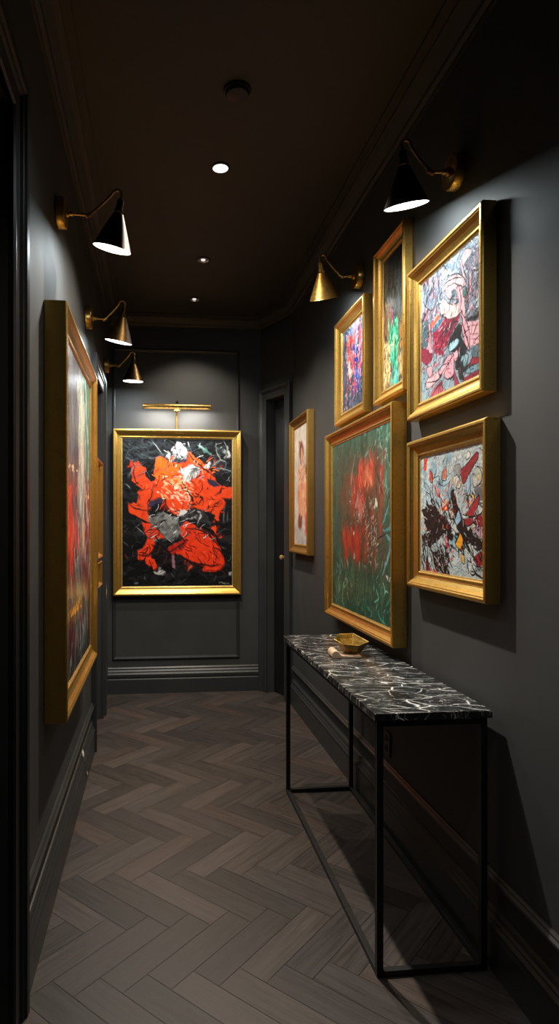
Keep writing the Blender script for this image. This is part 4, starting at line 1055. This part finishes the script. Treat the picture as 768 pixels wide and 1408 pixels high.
# ------------------------------------------------------------------ small wall fittings
root = empty('power_outlet', (XR, 3.02, .425), R(180), 'black power outlet plate on the right wall under the console', 'outlet')
bm = bmesh.new(); box(bm, (0, -.045, -.06), (.009, .045, .06)); obj('cover_plate', bm, M['plastic'], root, bevel=.003)
bm = bmesh.new()
for z in (-.025, .025): lathe(bm, [(.017, .008), (.017, .012), (.013, .012), (.013, .0095)], 24, Matrix.Translation((0, 0, z)) @ Matrix.Rotation(R(90), 4, 'Y'))
obj('socket', bm, M['plastic'], root, True)
root = empty('loose_wire', (XL + .026, 3.68, .06), 0, 'short loose white wire with a blob end on the left baseboard', 'wire')
bm = bmesh.new(); tube(bm, curve_pts([(-.008, -.085, .145), (.002, -.07, .11), (.003, -.03, .06), (.003, 0, .02)], 6), .0013, 8); obj('wire', bm, M['grey'], root, True)
bm = bmesh.new(); tube(bm, [(.003, 0, .022), (.004, 0, .010), (.004, .003, -.004), (.003, .004, -.012)], [.002, .0055, .005, .0015], 10); obj('plug', bm, M['grey'], root, True)
bm = bmesh.new(); tube(bm, [(-.012, -.075, .175), (-.011, -.085, .165), (-.008, -.098, .153), (-.006, -.105, .145)], [.002, .006, .007, .003], 10); obj('clip', bm, M['grey'], root, True)

# ------------------------------------------------------------------ lights
def lamp(name, typ, loc, energy, col=(1, 1, 1), dirv=None, size=.04, angle=100, blend=.6):
    l = bpy.data.lights.new(name, 'AREA' if typ == 'DISK' else typ); l.energy = energy; l.color = col
    if typ == 'SPOT': l.spot_size = R(angle); l.spot_blend = blend; l.shadow_soft_size = size
    elif typ == 'POINT': l.shadow_soft_size = size
    elif typ == 'DISK': l.shape = 'DISK'; l.size = size
    elif typ == 'AREA': l.shape = 'RECTANGLE'; l.size, l.size_y = size
    o = bpy.data.objects.new(name, l); COL.objects.link(o); o.location = loc
    if dirv is not None: o.rotation_euler = Vector(dirv).to_track_quat('-Z', 'Y').to_euler()
    return o
COOL, WARM = (.86, .97, 1.0), (1.0, .86, .70)
SE = [6, 4, 6, 5, 3.2]
for (p, d), e in zip(LIGHTS, SE): lamp('wall_lamp_light', 'DISK', p, e, COOL, d, .15)
lamp('near_left_lamp_light', 'SPOT', (XL + .62, 2.05, 2.86), 4, COOL, (-1, .2, -.62), .08, 70, 1.0)
lamp('near_right_lamp_light', 'SPOT', (XR - .40, 1.15, 2.80), 10, COOL, (.3, .12, -1), .06, 128, .8)
lamp('downlight_light', 'SPOT', (.341, 3.258, ZC - .03), 190, WARM, (0, 0, -1), .03, 118, .55)
NEUT = (1.0, .95, .88)
lamp('downlight_wash', 'SPOT', (.341, 3.258, ZC - .03), 230, NEUT, (.824, -1.02, -1.87), .03, 54, .9)
lamp('downlight_wash', 'SPOT', (.341, 3.258, ZC - .03), 70, NEUT, (-.77, -.25, -1.85), .03, 52, .9)
lamp('downlight_light', 'SPOT', (.336, 4.40, ZC - .03), 110, WARM, (0, 0, -1), .03, 110, .6)
lamp('downlight_light', 'SPOT', (.321, 5.17, ZC - .03), 70, WARM, (0, 0, -1), .03, 110, .6)
lamp('downlight_light', 'SPOT', (.35, .9, ZC - .03), 24, WARM, (0, 0, -1), .03, 110, .6)
lamp('picture_light_light', 'AREA', (.19, YE - .15, 2.565), 9.5, (1, .95, .88), (0, .55, -1), (.56, .02))

wd = bpy.data.worlds.new('dark_world'); SC.world = wd; wd.use_nodes = True
wd.node_tree.nodes['Background'].inputs[0].default_value = (.02, .02, .022, 1); wd.node_tree.nodes['Background'].inputs[1].default_value = .2

# ------------------------------------------------------------------ camera
FPX, W_, H_ = 850.0, 768, 1408
cam = bpy.data.cameras.new('camera'); co = bpy.data.objects.new('camera', cam); COL.objects.link(co)
cam.sensor_fit = 'AUTO'; cam.sensor_width = 36; cam.lens = FPX / H_ * 36
cam.shift_x = (W_ / 2 - 299) / H_; cam.shift_y = (723 - H_ / 2) / H_
cam.clip_start = .02
co.location = (0, 0, EYE); co.rotation_euler = (R(90), 0, -math.atan(85 / 850))
SC.camera = co
SC.view_settings.view_transform = 'Standard'; SC.view_settings.look = 'None'; SC.view_settings.exposure = 0
